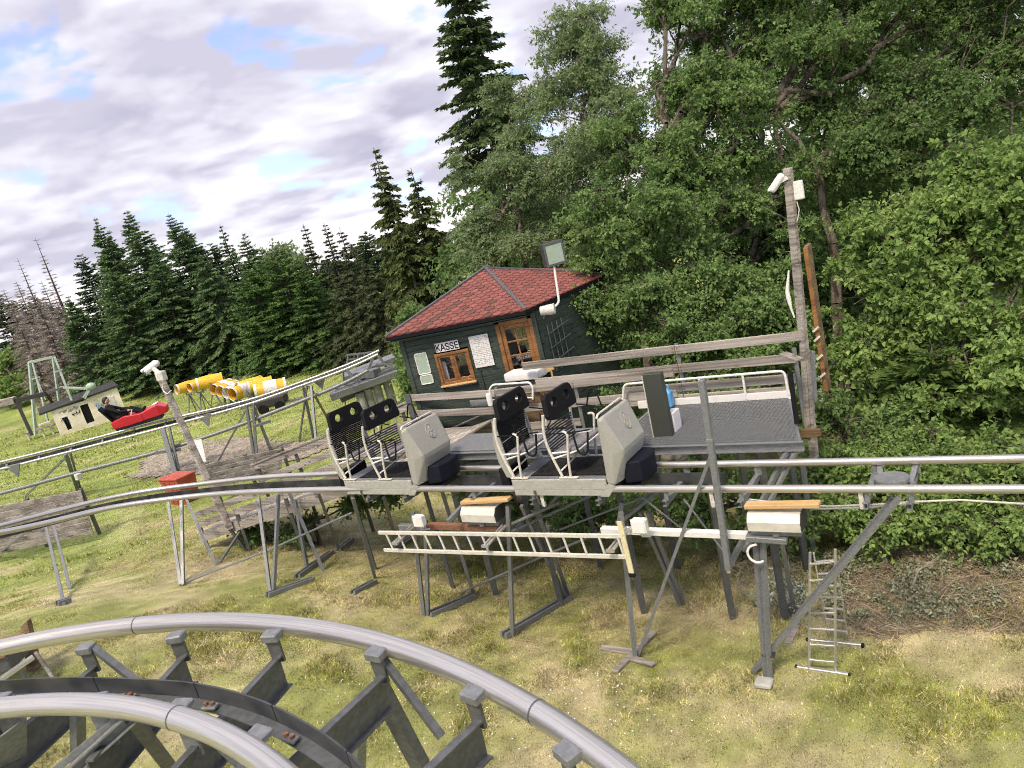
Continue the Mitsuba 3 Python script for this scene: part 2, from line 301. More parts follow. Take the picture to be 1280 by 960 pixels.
# small gear cabinet and stake beyond the bend, at the left edge
k = thing('lever_cabinet', 'small grey cabinet with a rust brown lid beside a wooden stake behind the near bend', 'cabinet')
g0 = A3((-8.672,10.347,2.518)); 
cw = A3((-8.635,10.223,2.965))
part(k, 'body', cbox(cw, (.85, .5, .25), .015), 'm_galv_dark'); part(k, 'lid', cbox(cw+A3([-.03, 0, .15]), (.95, .6, .05), .01), 'm_rust')
for sx in (-.34, .34): part(k, 'leg', bar(cw+A3([sx, 0, -.12]), (cw[0]+sx, cw[1], gz(cw[0]+sx, cw[1])-.05), .04), 'm_galv')
part(k, 'lever', bar(*[(-8.269,9.695,2.863),(-7.879,10.03,2.95)], .10, .05), 'm_alu')
q0, q2 = A3((-8.349,10.784,3.153)), A3((-8.394,10.596,2.46))
one('wooden_stake', 'short weathered wooden stake sticking up behind the near bend at the left edge', 'stake', hull([*(q0+A3([a, b2, c]) for a in (-.06, .06) for b2 in (-.05, .05) for c in (0, .05*a*20)), *(q2+A3([a, b2, 0]) for a in (-.09, .09) for b2 in (-.06, .06))]), 'm_wood_warm')
one('prop_stick', 'pale thin stick leaning behind the near bend at the left', 'stick', tube([(-8.097,10.377,2.848),(-7.988,10.304,2.578),(-7.912,10.25,2.377)], .03, 7), 'm_wood')
# ---------------------------------------------------------------- station track with its left hand curve
T1 = thing('coaster_track', 'straight twin tube coaster track through the station on steel trestles', 'track')
ln = [(-9.813,11.783,4.455),(-9.44,12.539,4.184),(-8.925,13.106,3.982),(-8.263,13.584,3.835),(-7.445,13.852,3.677),(-6.621,13.827,3.584),(-5.54,13.501,3.529),(-4.457,12.979,3.515),(-3.38,12.425,3.496)]
lf = [(-10.346,12.377,4.351),(-9.916,13.239,4.092),(-9.413,13.916,3.914),(-8.682,14.398,3.783),(-7.811,14.673,3.65),(-6.931,14.648,3.558),(-5.66,14.324,3.507),(-4.681,13.906,3.494),(-3.859,13.489,3.485)]
near = spline(np.vstack([ln, [S(a, 0, 0) for a in (-2.8, -1.2, 1, 3, 5, 7, 9, 12)]]), 150)
far = spline(np.vstack([lf, [S(a, .87, 0) for a in (-3.2, -1.2, 1, 3, 5, 7, 9, 12)]]), 150)
rail_part(T1, near, .05, 20, 'near tube of the station track'); rail_part(T1, far, .05, 20, 'far tube of the station track')
mid = near*.28+far*.72; m2 = mid[:int(np.argmin(np.abs((mid-O)@F-3.25)))]
part(T1, 'guide_strip', strip(m2, -.20, -.03, .012), 'm_strip', 30)
# cross frames under the rails
for a in (-3.05, -2.2, -.75, .35, 1.45, 2.45, 3.45, 4.9, 5.35, 7.):
    part(T1, 'rail_saddle', [bar(S(a, 0, -.05), S(a, 0, -.17), .05, .012), bar(S(a, .87, -.05), S(a, .87, -.17), .09, .012), channel(S(a, -.05, -.2), S(a, .92, -.2), .05, .08)], 'm_galv')
def leg(pts, w=.055, mt='m_galv', nm='leg', k='box'):
    p, q = pts; return part(T1, nm, angle_bar(p, q, w) if k == 'angle' else bar(p, q, w), mt)
def LG(top, foot, w=.055, b=0, **k):
    leg((top, foot), w, **k)
for t, f in zip([(-0.502,10.473,3.307),(-2.135,11.579,3.109),(-1.941,11.435,2.976),(-3.227,12.346,3.325),(-8.008,15.606,3.048),(-7.563,15.305,3.106),(-5.395,13.826,3.234),(-4.872,13.475,3.322),(-13.098,19.028,2.123),(1.051,9.406,3.288),(2.543,8.36,3.021),(2.61,8.315,3.026)][:9]+[(1.051,9.406,3.288),(2.535,8.366,3.02),(2.61,8.315,3.026)],
                [(-0.97,10.724,0.925),(-2.481,11.678,1.11),(-2.412,11.675,1.093),(-3.573,13.432,1.133),(-7.588,14.035,1.724),(-7.534,14.019,1.719),(-5.436,12.91,1.611),(-5.372,12.896,1.602),(-9.414,13.232,2.256),(0.805,9.378,0.949),(2.366,8.302,1.001),(2.391,8.255,1.004)]):
    leg((t, f), .06)
for t, f in zip([(-0.325,11.373,2.845),(-0.07,11.179,2.602),(-1.664,12.311,3.086),(-2.865,13.12,2.882),(-2.875,13.124,2.849),(-5.078,14.649,3.006),(-4.967,14.552,2.741),(-4.329,14.128,2.926),(-8.189,16.764,2.741),(-13.987,20.66,1.662),(1.421,10.173,2.828),(1.528,10.1,2.834),(3.082,9.059,3.155)],
                [(0.034,11.945,0.581),(0.091,12.073,0.554),(-1.654,12.569,0.764),(-3.35,15.326,0.694),(-3.628,16.525,0.567),(-4.732,14.095,1.253),(-5.103,14.281,1.286),(-4.71,15.496,0.969),(-7.327,15.201,1.45),(-10.493,15.127,1.747),(1.863,10.813,0.656),(1.926,10.845,0.65),(3.352,9.706,0.846)]):
    leg((t, f), .06)
for p, q in zip([(-1.115,10.67,0.956),(-2.38,11.611,1.093),(-3.834,12.544,1.36),(-5.433,12.751,1.637),(-5.136,13.68,1.414),(-4.702,15.377,0.99),(-3.459,15.104,0.761),(-9.549,13.251,2.263)], [(0.108,11.954,0.572),(-1.649,12.413,0.789),(-3.526,13.147,1.178),(-4.764,13.453,1.39),(-4.821,15.282,1.033),(-4.561,16.19,0.816),(-3.128,16.223,0.5),(-9.425,13.448,2.195)]):
    p = A3(p)+UP*.04; q = A3(q)+UP*.04; s = np.cross(q-p, UP); s /= np.linalg.norm(s)
    part(T1, 'ground_beam', [bar(p+s*.05, q+s*.05, .045, .09), bar(p-s*.05, q-s*.05, .045, .09)], 'm_galv')
def rod(pts, r=.012, mt='m_galv', nm='tie_rod'): part(T1, nm, tube(pts, r, 8), mt)
rod([(-7.613,14.093,1.716),(-5.643,14.141,1.966),(-3.674,13.647,2.525)], .022)
rod([(-1.893,12.664,0.807),(-0.235,11.273,1.887),(1.075,10.427,2.577)], .022)
rod([(0.198,11.018,2.432),(2.026,9.831,3.296)], .018)
rod([(1.437,9.746,3.257),(1.838,9.436,2.811)], .012); rod([(1.949,9.394,3.254),(2.297,9.095,2.484)], .014)
rod([(-0.602,11.678,2.284),(1.067,10.598,3.139)], .022, 'm_galv'); rod([(-1.67,11.948,2.577),(-1.122,11.608,3.054)], .03, 'm_galv'); rod([(-0.565,11.546,2.479),(0.3,10.986,2.916)], .03, 'm_galv')
leg(((2.265,8.53,4.304), (0.848,9.409,0.942)), .042, nm='brace')
leg(((3.938,7.451,3.625), (2.242,8.467,0.988)), .06, nm='brace'); leg(((3.929,7.574,3.572), (2.79,8.218,1.823)), .035, 'm_galv', 'brace')
leg(((3.438,9.143,3.788), (2.291,8.851,2.42)), .06, nm='brace'); leg(((3.52,9.085,3.765), (2.471,8.744,2.626)), .05, nm='brace')
leg(((-1.488,10.714,3.176), (-0.92,11.369,3.329)), .06, 'm_galv', 'brace'); leg(((0.988,9.669,2.987), (1.994,10.21,3.197)), .055, 'm_galv', 'brace')
leg(((1.136,9.711,3.276), (1.02,9.763,2.932)), .06, nm='brace'); leg(((-7.29,15.241,1.438), (-6.962,16.244,1.731)), .045, 'm_galv', 'brace')
leg(((-13.963,19.605,1.92), (-17.111,22.038,0.552)), .05, nm='brace')
leg(((-2.768,12.314,2.282), (-2.36,12.769,2.357)), .07, 'm_galv', 'brace')
part(T1, 'beam', bar((0.751,9.589,2.999), (2.464,8.417,3.047), .09, .09, ch=.008), 'm_white', label='pale square steel beam under the right hand car')
part(T1, 'beam', bar((-2.457,11.776,2.809), (-1.981,11.451,2.828), .10, .12, ch=.01), 'm_galv')
part(T1, 'beam', bar((-1.911,11.407,2.876), (-0.715,10.589,2.919), .09, .10, ch=.006), 'm_rust', label='rusty brown beam end under the left hand car')
part(T1, 'beam', bar((2.414,8.331,3.07), (2.822,8.051,3.061), .09, .07, ch=.006), 'm_galv')
for px in [(2.154,8.676,3.639),(3.612,7.68,3.691),(0.032,10.125,3.538)]:
    p = A3(px); part(T1, 'rail_hanger', [bar(p-U*.02, p-U*.20, .05, .012), cbox(p-U*.19+L*.02, (.05, .05, .08), .006, FRAME)], 'm_bone')
for o in (.005, .05): rod([(2.539,8.757,3.397),(3.029,8.417,3.342),(3.417,8.149,3.329),(3.826,7.872,3.37),(4.226,7.602,3.429),(4.575,7.365,3.465),(5.346,6.833,3.426)] if o < .01 else [(2.522,8.709,3.4),(3.046,8.343,3.326),(3.356,8.13,3.321),(3.801,7.828,3.365),(4.188,7.568,3.444)], .012, 'm_bone', 'cable')
disc = S(5.12, .45, -.06); part(T1, 'cable_wheel', [trimesh.creation.cylinder(.19, .035, sections=36, transform=np.r_[np.c_[FRAME, disc], [[0, 0, 0, 1]]])], 'm_galv', 35, 'flat grey guide wheel lying between the rails at right')
part(T1, 'wheel_bracket', [bar(S(4.95, .87, -.05), S(4.99, .55, -.16), .06, .012), bar(S(5.35, .87, -.05), S(5.30, .55, -.16), .06, .012)], 'm_galv')
for pts, lb_ in (([(0.442,9.09,1.001),(1.236,10.016,0.824)], 'weathered plank running back under the foot of the slanting brace'), ([(0.373,9.842,0.909),(0.895,9.464,0.932)], 'short grey plank left of the slanting brace foot'), ([(0.686,9.447,0.947),(1.023,9.075,0.972)], 'short dark plank right in front of the slanting brace foot'), ([(2.909,8.889,0.94),(3.199,9.264,0.899)], 'weathered plank in the grass beside the aluminium ladder')):
    p, q = A3(pts[0])+UP*.02, A3(pts[1])+UP*.03; one('foot_plank', lb_, 'plank', bar(p, q, .10, .04, ch=.006), 'm_wood', group='planks under the trestle feet')
p = A3((2.282,8.169,1.013)); one('foot_slab', 'small grey concrete slab at the foot of the right trestle', 'slab', cbox(p+UP*.02, (.22, .2, .07), .02, FRAME), 'm_concrete')
part(T1, 'leg_strap', cbox((2.445,8.296,1.337), (.16, .1, .03), .005, FRAME), 'm_dark')
# ---------------------------------------------------------------- switch gear hung on the station trestle
def jbox(p, s, nm, lab):
    k = thing(nm, lab, 'junction box'); p = A3(p); part(k, 'body', cbox(p, s, .02, FRAME), 'm_white'); part(k, 'lid_seam', cbox(p-L*(s[1]/2-.03), (s[0]+.008, .012, s[2]+.008), .004, FRAME), 'm_bone')
    part(k, 'conduit', rtube([p-U*s[2]*.5, p-U*(s[2]*.5+.06), p-U*(s[2]*.5+.1)+F*.08+L*.1], .012, .04), 'm_bone'); return k
jbox(S(-1.76, -.28, -.44), (.2, .13, .19), 'junction_box', 'white square junction box under the nose of the left car')
jbox(S(2.12, -.28, -.41), (.21, .13, .2), 'junction_box', 'white square junction box on the pale beam under the nose of the right car')
def cabinet(a0, a1, c0, c1, lid, lab, lidlab):
    k = thing('control_box', lab, 'control box'); m = (c0+c1)/2
    prof = [(-.16, c0), (.16, c0), (.16, c1-.02), (.02, c1), (-.10, c1-.005), (-.17, c0+(c1-c0)*.55)]
    part(k, 'housing', prism(prof, a1-a0, S(a0, 0, 0), L, U), 'm_bone'); part(k, 'end_plate', prism([(y*.94, m+(z-m)*.94) for y, z in prof], .012, S(a1, 0, 0), L, U), 'm_dark')
    part(k, 'mount', [bar(S(a0+.05, 0, c0-.05), S(a1-.02, 0, c0-.05), .16, .07), bar(S((a0+a1)/2, -.1, c0-.09), S((a0+a1)/2, -.1, c0+.02), .07, .03)], 'm_galv')
    part(k, 'weather_board', bar(*lid, .15, .05, ch=.006, up=U), 'm_wood_new', label=lidlab)
cabinet(-.98, -.33, -.50, -.27, (S(-.99, -.02, -.215), S(-.07, -.02, -.155)), 'white control box with a plank roof between the two cars', 'new plank over the box between the cars')
cabinet(3.52, 4.15, -.50, -.28, (S(3.49, -.02, -.215), S(4.38, -.02, -.185)), 'white control box with a plank roof at the right trestle', 'new plank over the right box')
one('hose_loop', 'white plastic hose bent into a hook below the right control box', 'hose', tube([S(3.58, -.12, -.70)]+[S(3.56+.11*math.cos(t), -.12, -.83+.12*math.sin(t)) for t in np.linspace(1.75, 5.4, 14)], .016, 8), 'm_white', 40)
# hanging white ladder
k = thing('ladder', 'long cream ladder hung sideways along the station trestle', 'ladder')
ra = [S(-2.68, -.35, -.652), S(1.92, -.35, -.538)]; rb = [S(-2.66, -.35, -.976), S(1.90, -.35, -.846)]
for r in (ra, rb): part(k, 'stile', bar(*r, .035, .065, ch=.008, up=U), 'm_bone')
for i in range(16):
    t = .035+i*.0625; p = ra[0]+(ra[1]-ra[0])*t; q = rb[0]+(rb[1]-rb[0])*t+F*.06; part(k, 'rung', bar(p, q, .028, .03, ch=.006, up=F), 'm_bone')
part(k, 'end_strap', bar(S(1.875, -.36, -.32), S(1.9, -.36, -1.08), .02, .075, up=F), 'm_strap', label='cream strap at the ladder end'); part(k, 'end_cap', cbox(S(1.9, -.36, -1.11), (.1, .04, .06), .01, FRAME), 'm_black')
for a, c, lb_ in ((-2.25, -.70, 'left end'), (-.4, -.66, 'middle'), (1.70, -.63, 'right end')):
    one('ladder_bracket', 'chromed tube bracket carrying the '+lb_+' of the cream ladder', 'bracket', [bar(S(a-.03, -.46, c-.08), S(a+.10, -.05, c+.07), .03, up=U), bar(S(a+.03, -.46, c-.08), S(a+.16, -.05, c+.07), .03, up=U), bar(S(a-.06, -.46, c-.08), S(a+.06, -.46, c-.08), .04, up=U)], 'm_alu', group='brackets of the cream ladder')
# standing pole
k = thing('steel_post', 'tall galvanised square post standing in front of the deck and bearing on a slanting brace', 'post')
part(k, 'shaft', bar((2.238,8.497,5.189), (2.135,8.369,2.661), .075, ch=.006), 'm_galv'); part(k, 'joint', cbox((2.209,8.457,4.42), (.088, .088, .05), .006, FRAME), 'm_galv'); part(k, 'end_piece', cbox((2.132,8.37,2.638), (.05, .05, .05), .01, FRAME), 'm_alu')
# folding aluminium ladder on the grass
k = thing('step_ladder', 'folding aluminium ladder standing in the grass at lower right', 'ladder')
fa = [A3(v) for v in [(3.148,8.227,2.722),(2.926,8.245,0.999),(3.399,8.059,2.789),(3.191,8.061,1.012)]]; fb = [A3(v) for v in [(3.225,8.313,2.643),(3.48,8.869,0.94),(3.443,8.168,2.696),(3.679,8.689,0.956)]]
for (t0, f0, t1, f1), n, nm in ((fa, 7, 'front_stile'), (fb, 7, 'rear_stile')):
    part(k, nm, bar(t0, f0, .022, .032, ch=.004), 'm_alu'); part(k, nm, bar(t1, f1, .022, .032, ch=.004), 'm_alu')
    for i in range(n):
        u = .10+i*.135; part(k, 'rung', bar(t0+(f0-t0)*u, t1+(f1-t1)*u, .03, .026, ch=.004), 'm_alu')
for nm, (p, q) in (('foot_bar', [(2.805,8.353,0.991),(3.327,7.951,1.02)]), ('foot_bar', [(3.199,8.888,0.939),(3.773,8.477,0.975)])):
    fbk = part(k, nm, bar(p, q, .05, .06, ch=.008), 'm_alu')
    for e in (p, q): part(fbk, 'end_cap', cbox(e, (.045, .055, .06), .01, FRAME), 'm_black')
# ---------------------------------------------------------------- station deck
DK = thing('station_deck', 'raised grating platform beside the coaster cars with a galvanised edge', 'platform')
part(DK, 'edge_beam', channel(S(-2.2, 1.06, .17), S(4.05, 1.06, .17), -.06, .13), 'm_galv')
def AE(b2): return 4.03-.265*(b2-1.06)
part(DK, 'frame', [bar(S(1.15, b2, .17), S(AE(b2), b2, .17), .05, .1, up=U) for b2 in (2.05, 3.12)]+[bar(S(a, 1.09, .17), S(a, 3.12, .17), .05, .098, up=U) for a in (1.15, 2.1, 3.0)]+[bar(S(AE(1.08)-.03, 1.08, .17), S(AE(3.12)-.03, 3.12, .17), .05, .104, up=U), bar(S(-2.2, 2.05, .17), S(1.1, 2.05, .17), .05, .1, up=U)], 'm_galv')
part(DK, 'grating', [box(S((1.2+AE(b2)-.05)/2, b2, .235), (AE(b2)-1.25, .014, .03), FRAME) for b2 in np.arange(1.10, 3.12, .075)]+[box(S(a, (1.1+bm_)/2, .238), (.012, bm_-1.1, .03), FRAME) for a in np.arange(1.22, 3.98, .062) for bm_ in [min(3.1, 1.06+(3.98-a)/.265)]], 'm_galv', stuff=True)
for a0, a1 in ((-2.2, -.55), (-.54, 1.1)): part(DK, 'floor_plate', cbox(S((a0+a1)/2, 1.56, .235), (a1-a0-.01, .93, .03), .004, FRAME), 'm_galv')
for a, w in ((-1.9, .1), (-.5, .1), (1.1, .1), (2.6, .09), (3.4, .09)):
    for b2 in (1.25, 2.9):
        p = S(a, b2, .12); part(DK, 'support', bar(p, (p[0], p[1], gz(p[0], p[1])-.1), w), 'm_galv_dark')
for a in (-1.2, .3, 1.9): part(DK, 'cross_brace', bar(S(a-.6, 1.3, -.9), S(a+.5, 1.3, .1), .045), 'm_galv')
part(DK, 'joist', bar(S(2.5, 2.9, -.32), S(3.9, 2.9, -.30), .09, .12, up=U), 'm_wood_warm')
part(DK, 'gusset', [bar(S(4.0, 1.1, .12), S(3.6, 1.3, -.3), .05), bar(S(3.9, 1.3, .12), S(3.5, 2.4, -.35), .12, .05)], 'm_wood')
# back fence of the deck
FN = thing('board_fence', 'weathered grey board fence along the back of the station deck', 'fence')
rng = random.Random(4)
def board(th, p, q, h=.15, t=.035, up=U, nm='rail', m='m_wood'):
    j = rng.uniform(-.006, .006); p = A3(p)+U*j+L*rng.uniform(-.004, .004); q = A3(q)-U*j; return part(th, nm, bar(p, q, t, h, up=up, ch=.006), m)
for c, segs in ((1.19, ((-1.42, 1.69), (1.70, 3.78))), (.85, ((-1.2, 1.69), (1.70, 3.62))), (.52, ((.6, 1.69), (1.7, 3.58))), (.315, ((.6, 1.69), (1.7, 3.55)))):
    for a0, a1 in segs: board(FN, S(a0, 3.2, c), S(a1, 3.2, c))
for c0, c1 in ((.755, .70), (.39, .33), (-.055, -.045)):
    board(FN, S(-4.5, 3.2, c0), S(-2.2, 3.2, c1)); board(FN, S(-2.19, 3.2, c1), S(-.4, 3.2, c1+.045))
    if c0 > .3: board(FN, S(-.39, 3.2, c1+.05), S(1.6, 3.17, c1+.10))
for a, c1, c0 in ((1.70, 1.28, -.3), (3.6, 1.0, -.3), (-.4, .85, -.4), (-2.2, .8, -.5)): part(FN, 'post', bar(S(a, 3.27, c1), S(a, 3.27, c0), .06, .08), 'm_galv', label=None)
part(FN, 'corner_post', bar(S(-4.45, 3.14, .86), S(-4.45, 3.14, -.6), .11, .05), 'm_galv_dark')
for a in (1.66, 1.74):
    for c in (1.22, 1.16, .89, .82, .55, .49): part(FN, 'bolt', tube([S(a, 3.178, c), S(a, 3.17, c)], .012, 6), 'm_rust')
p = S(3.52, 2.9, .9); part(FN, 'end_board', bar(S(3.5, 2.95, 1.0), S(3.8, 2.7, .93), .15, .03, up=U, ch=.005), 'm_wood')
# ramp down to the left
RP = thing('boarding_ramp', 'grey plank ramp sloping down to the left behind the station track', 'ramp')
def R(t, b2, h=0): # t 0 at deck, 1 at foot
    a = -2.3-8.1*t; c = .18-1.86*t; return S(a, b2, c+h)
for i in range(42):
    t = (i+.5)/42; d = (R(1, 0)-R(0, 0)); ln_ = np.linalg.norm(d); part(RP, 'plank', box(R(t, 2.12)+U*rng.uniform(-.003, .004), (ln_/42-.012, 2.0, .035), axes(R(0, 0), R(1, 0), U)), 'm_wood')
for b2 in (1.12, 3.12):
    part(RP, 'stringer', bar(R(0, b2, -.12), R(1, b2, -.12), .06, .18, up=U), 'm_wood'); board(RP, R(.02 if b2 < 3 else .27, b2-.04, .22), R(.98, b2-.04, .22), .16, nm='side_board')
    if b2 > 3: board(RP, R(.27, b2, .55), R(.99, b2, .55), .15, nm='side_board'); board(RP, R(.27, b2, .90), R(.99, b2, .93), .14, nm='side_board')
    else: board(RP, R(.45, b2-.04, .48), R(.98, b2-.04, .48), .15, nm='side_board')
    part(RP, 'handrail', bar(R(.27, b2, 1.02), R(1.0, b2, 1.02), .10, .04, up=U, ch=.006), 'm_wood') if b2 > 3 else None
    for t in ((.30, .55, .78, .98) if b2 > 3 else (.06, .30, .55, .78, .98)):
        p = R(t, b2+(.04 if b2 > 3 else -.02), 1.0 if b2 > 3 else .3); part(RP, 'post', bar(p, (p[0], p[1], gz(p[0], p[1])-.1), .07), 'm_galv_dark')
# second ramp boards seen behind the fence near the hut
one('trestle_plank', 'loose plank leaning behind the deck fence below the hut', 'plank', bar((-1.553,15.557,3.134), (-0.887,14.881,3.447), .16, .03, ch=.005), 'm_wood')
# white handrail and kick board
k = thing('handrail', 'white tube handrail with a white kick board at the back of the grating deck', 'handrail')
part(k, 'top_tube', rtube([S(.62, 3.05, .40), S(.70, 3.05, .695), S(3.46, 3.05, .695), S(3.47, 3.05, .30)], .022, .09, 10), 'm_white', 40)
for a in (2.07, 2.80): part(k, 'post', tube([S(a, 3.05, .69), S(a, 3.05, .28)], .02, 10), 'm_white', 40)
part(k, 'kick_board', cbox(S(2.2, 3.06, .295), (2.62, .025, .14), .004, FRAME), 'm_white')
# console on the deck
k = thing('control_cabinet', 'dark green upright control cabinet at the deck edge in front of the right car', 'cabinet')
part(k, 'body', cbox(S(1.955, 1.47, .73), (.285, .14, 1.02), .008, FRAME), 'm_cabinet'); part(k, 'side_trim', cbox(S(1.80, 1.47, .72), (.014, .13, .98), .003, FRAME), 'm_bone'); part(k, 'back_panel', cbox(S(2.04, 1.72, .40), (.13, .30, .31), .01, FRAME), 'm_white', label='white box behind the green cabinet')
one('water_can', 'bright blue plastic can on the deck beside the green cabinet', 'can', [rhull([S(a, b2, c) for a in (1.48, 1.58) for b2 in (2.85, 2.95) for c in (.30, .52)]+[S(1.53, 2.9, .58)], .03), rtube([S(1.5, 2.9, .58), S(1.5, 2.9, .66), S(1.57, 2.9, .66), S(1.57, 2.9, .57)], .012, .03)], 'm_blue', 40)
one('covered_bundle', 'beige tarpaulin bundle under the deck edge beside the right car nose', 'bundle', sphere(S(2.05, 1.5, -.10), .2, (1.1, .8, .8), 2), 'm_wood', True)
# tall post with camera and notice board
TP = thing('wooden_mast', 'tall weathered wooden mast at the right end of the station deck', 'mast')
part(TP, 'shaft', bar((4.748,11.185,7.205), (4.495,11.0,2.613), .11, .11, ch=.008), 'm_wood'); part(TP, 'side_plank', bar((4.651,11.044,5.784), (4.43,10.979,3.019), .08, .05, ch=.006), 'm_wood')
part(TP, 'lower_leg', bar((4.291,11.013,2.547), (4.319,11.152,0.643), .09, ch=.006), 'm_galv')
part(TP, 'hook_rail', bar(S(3.93, 3.0, .98), S(3.86, 3.0, .18), .06, .04), 'm_galv')
for c in (.75, .55, .35, .2): part(TP, 'hook', rtube([S(3.95, 2.95, c), S(4.0, 2.85, c), S(4.0, 2.83, c+.07)], .012, .03), 'm_alu')
part(TP, 'end_post', bar(S(3.86, 1.7, 1.02), S(3.85, 1.7, .26), .07, .05), 'm_black')
k = thing('notice_board', 'brown wooden board seen nearly edge on fixed beside the tall mast', 'board')
part(k, 'panel', cbox(S(3.96, 3.58, 1.36), (.05, .34, 2.35), .006, FRAME), 'm_wood_warm'); part(k, 'edge_strip', cbox(S(3.95, 3.42, 1.36), (.06, .04, 2.3), .006, FRAME), 'm_frame')
for c in (.45, .75, 1.05, 1.2): part(k, 'shelf_bracket', bar(S(3.9, 3.36, c), S(3.99, 3.36, c+.07), .03), 'm_bone')
def bullet_cam(p, d, lab, s=1.):
    k = thing('security_camera', lab, 'camera'); p = A3(p); d = A3(d)/np.linalg.norm(d)
    part(k, 'housing', rhull([p-d*.10*s, p+d*.10*s], .055*s, 2), 'm_white', 40); part(k, 'lens', tube([p+d*.150*s, p+d*.160*s], .042*s, 16), 'm_lens'); part(k, 'sun_hood', rhull([p-d*.08*s+UP*.045*s, p+d*.17*s+UP*.045*s], .03*s, 1), 'm_white', 40)
    return k, p, d
k, p, d = bullet_cam((4.556,11.182,7.025), -F*.8-L*.25-U*.9, 'white bullet camera pointing down from the top of the tall mast'); part(k, 'arm', bar(p, (4.706,11.143,7.072), .05), 'm_white')
k = thing('junction_box', 'white box on the right side of the tall mast top', 'junction box'); part(k, 'body', cbox((4.841,11.155,6.851), (.17, .1, .28), .015, FRAME), 'm_white')
part(k, 'cable', tube([(4.791,11.116,6.696),(4.804,11.098,6.574),(4.766,11.112,6.426),(4.719,11.139,6.351)], .008, 6), 'm_bone')
one('rope_end', 'white cord hanging on the left side of the tall mast', 'cord', tube([(4.508,11.052,5.718),(4.48,11.06,5.574),(4.448,11.069,5.404),(4.451,11.057,5.278),(4.46,11.038,5.125),(4.481,11.013,4.984)], [.012, .02, .03, .035, .018, .012], 8), 'm_white', 40)
# white chest, gate loop behind the fence
k = thing('white_chest', 'white rounded box with a carrying handle in front of the hut door', 'chest')
c0 = A3((0.306,14.307,4.242)); part(k, 'lid', rhull([c0+F*a+L*b2+U*c for a in (-.36, .36) for b2 in (-.16, .16) for c in (-.03, .07)], .04), 'm_white', 40); part(k, 'base', cbox(c0-U*.16, (.72, .34, .16), .02, FRAME), 'm_dark'); part(k, 'handle', rtube([c0+F*(-.02)+U*.1, c0+F*0+U*.17, c0+F*.2+U*.17, c0+F*.22+U*.1], .014, .03), 'm_white', 40)
part(k, 'stand', bar(c0-U*.24, c0-U*1.3, .4, .2), 'm_wood_warm')
k = thing('gate_rail', 'small white tube gate rail on the fence behind the right car seat', 'rail')
part(k, 'loop', rtube([(-0.512,14.232,3.871),(-0.456,14.217,4.169),(-0.374,14.166,4.247),(0.335,13.68,4.249),(0.373,13.646,4.151),(0.32,13.664,3.912)], .02, .06, 8), 'm_white', 40); part(k, 'latch', cbox((-0.51,14.176,3.956), (.11, .1, .28), .03, FRAME), 'm_white'); part(k, 'lower_bar', tube([(-0.48,14.215,3.937),(0.342,13.651,3.943)], .014, 8), 'm_white'); part(k, 'board', bar((0.157,13.812,3.91), (0.354,13.677,3.916), .02, .12), 'm_wood_warm')
one('metal_sheet', 'pale sheet metal leaf leaning behind the fence below the ticket window', 'sheet', bar((-0.945,14.946,3.767), (-0.589,14.702,3.768), .012, .13, up=U), 'm_alu')
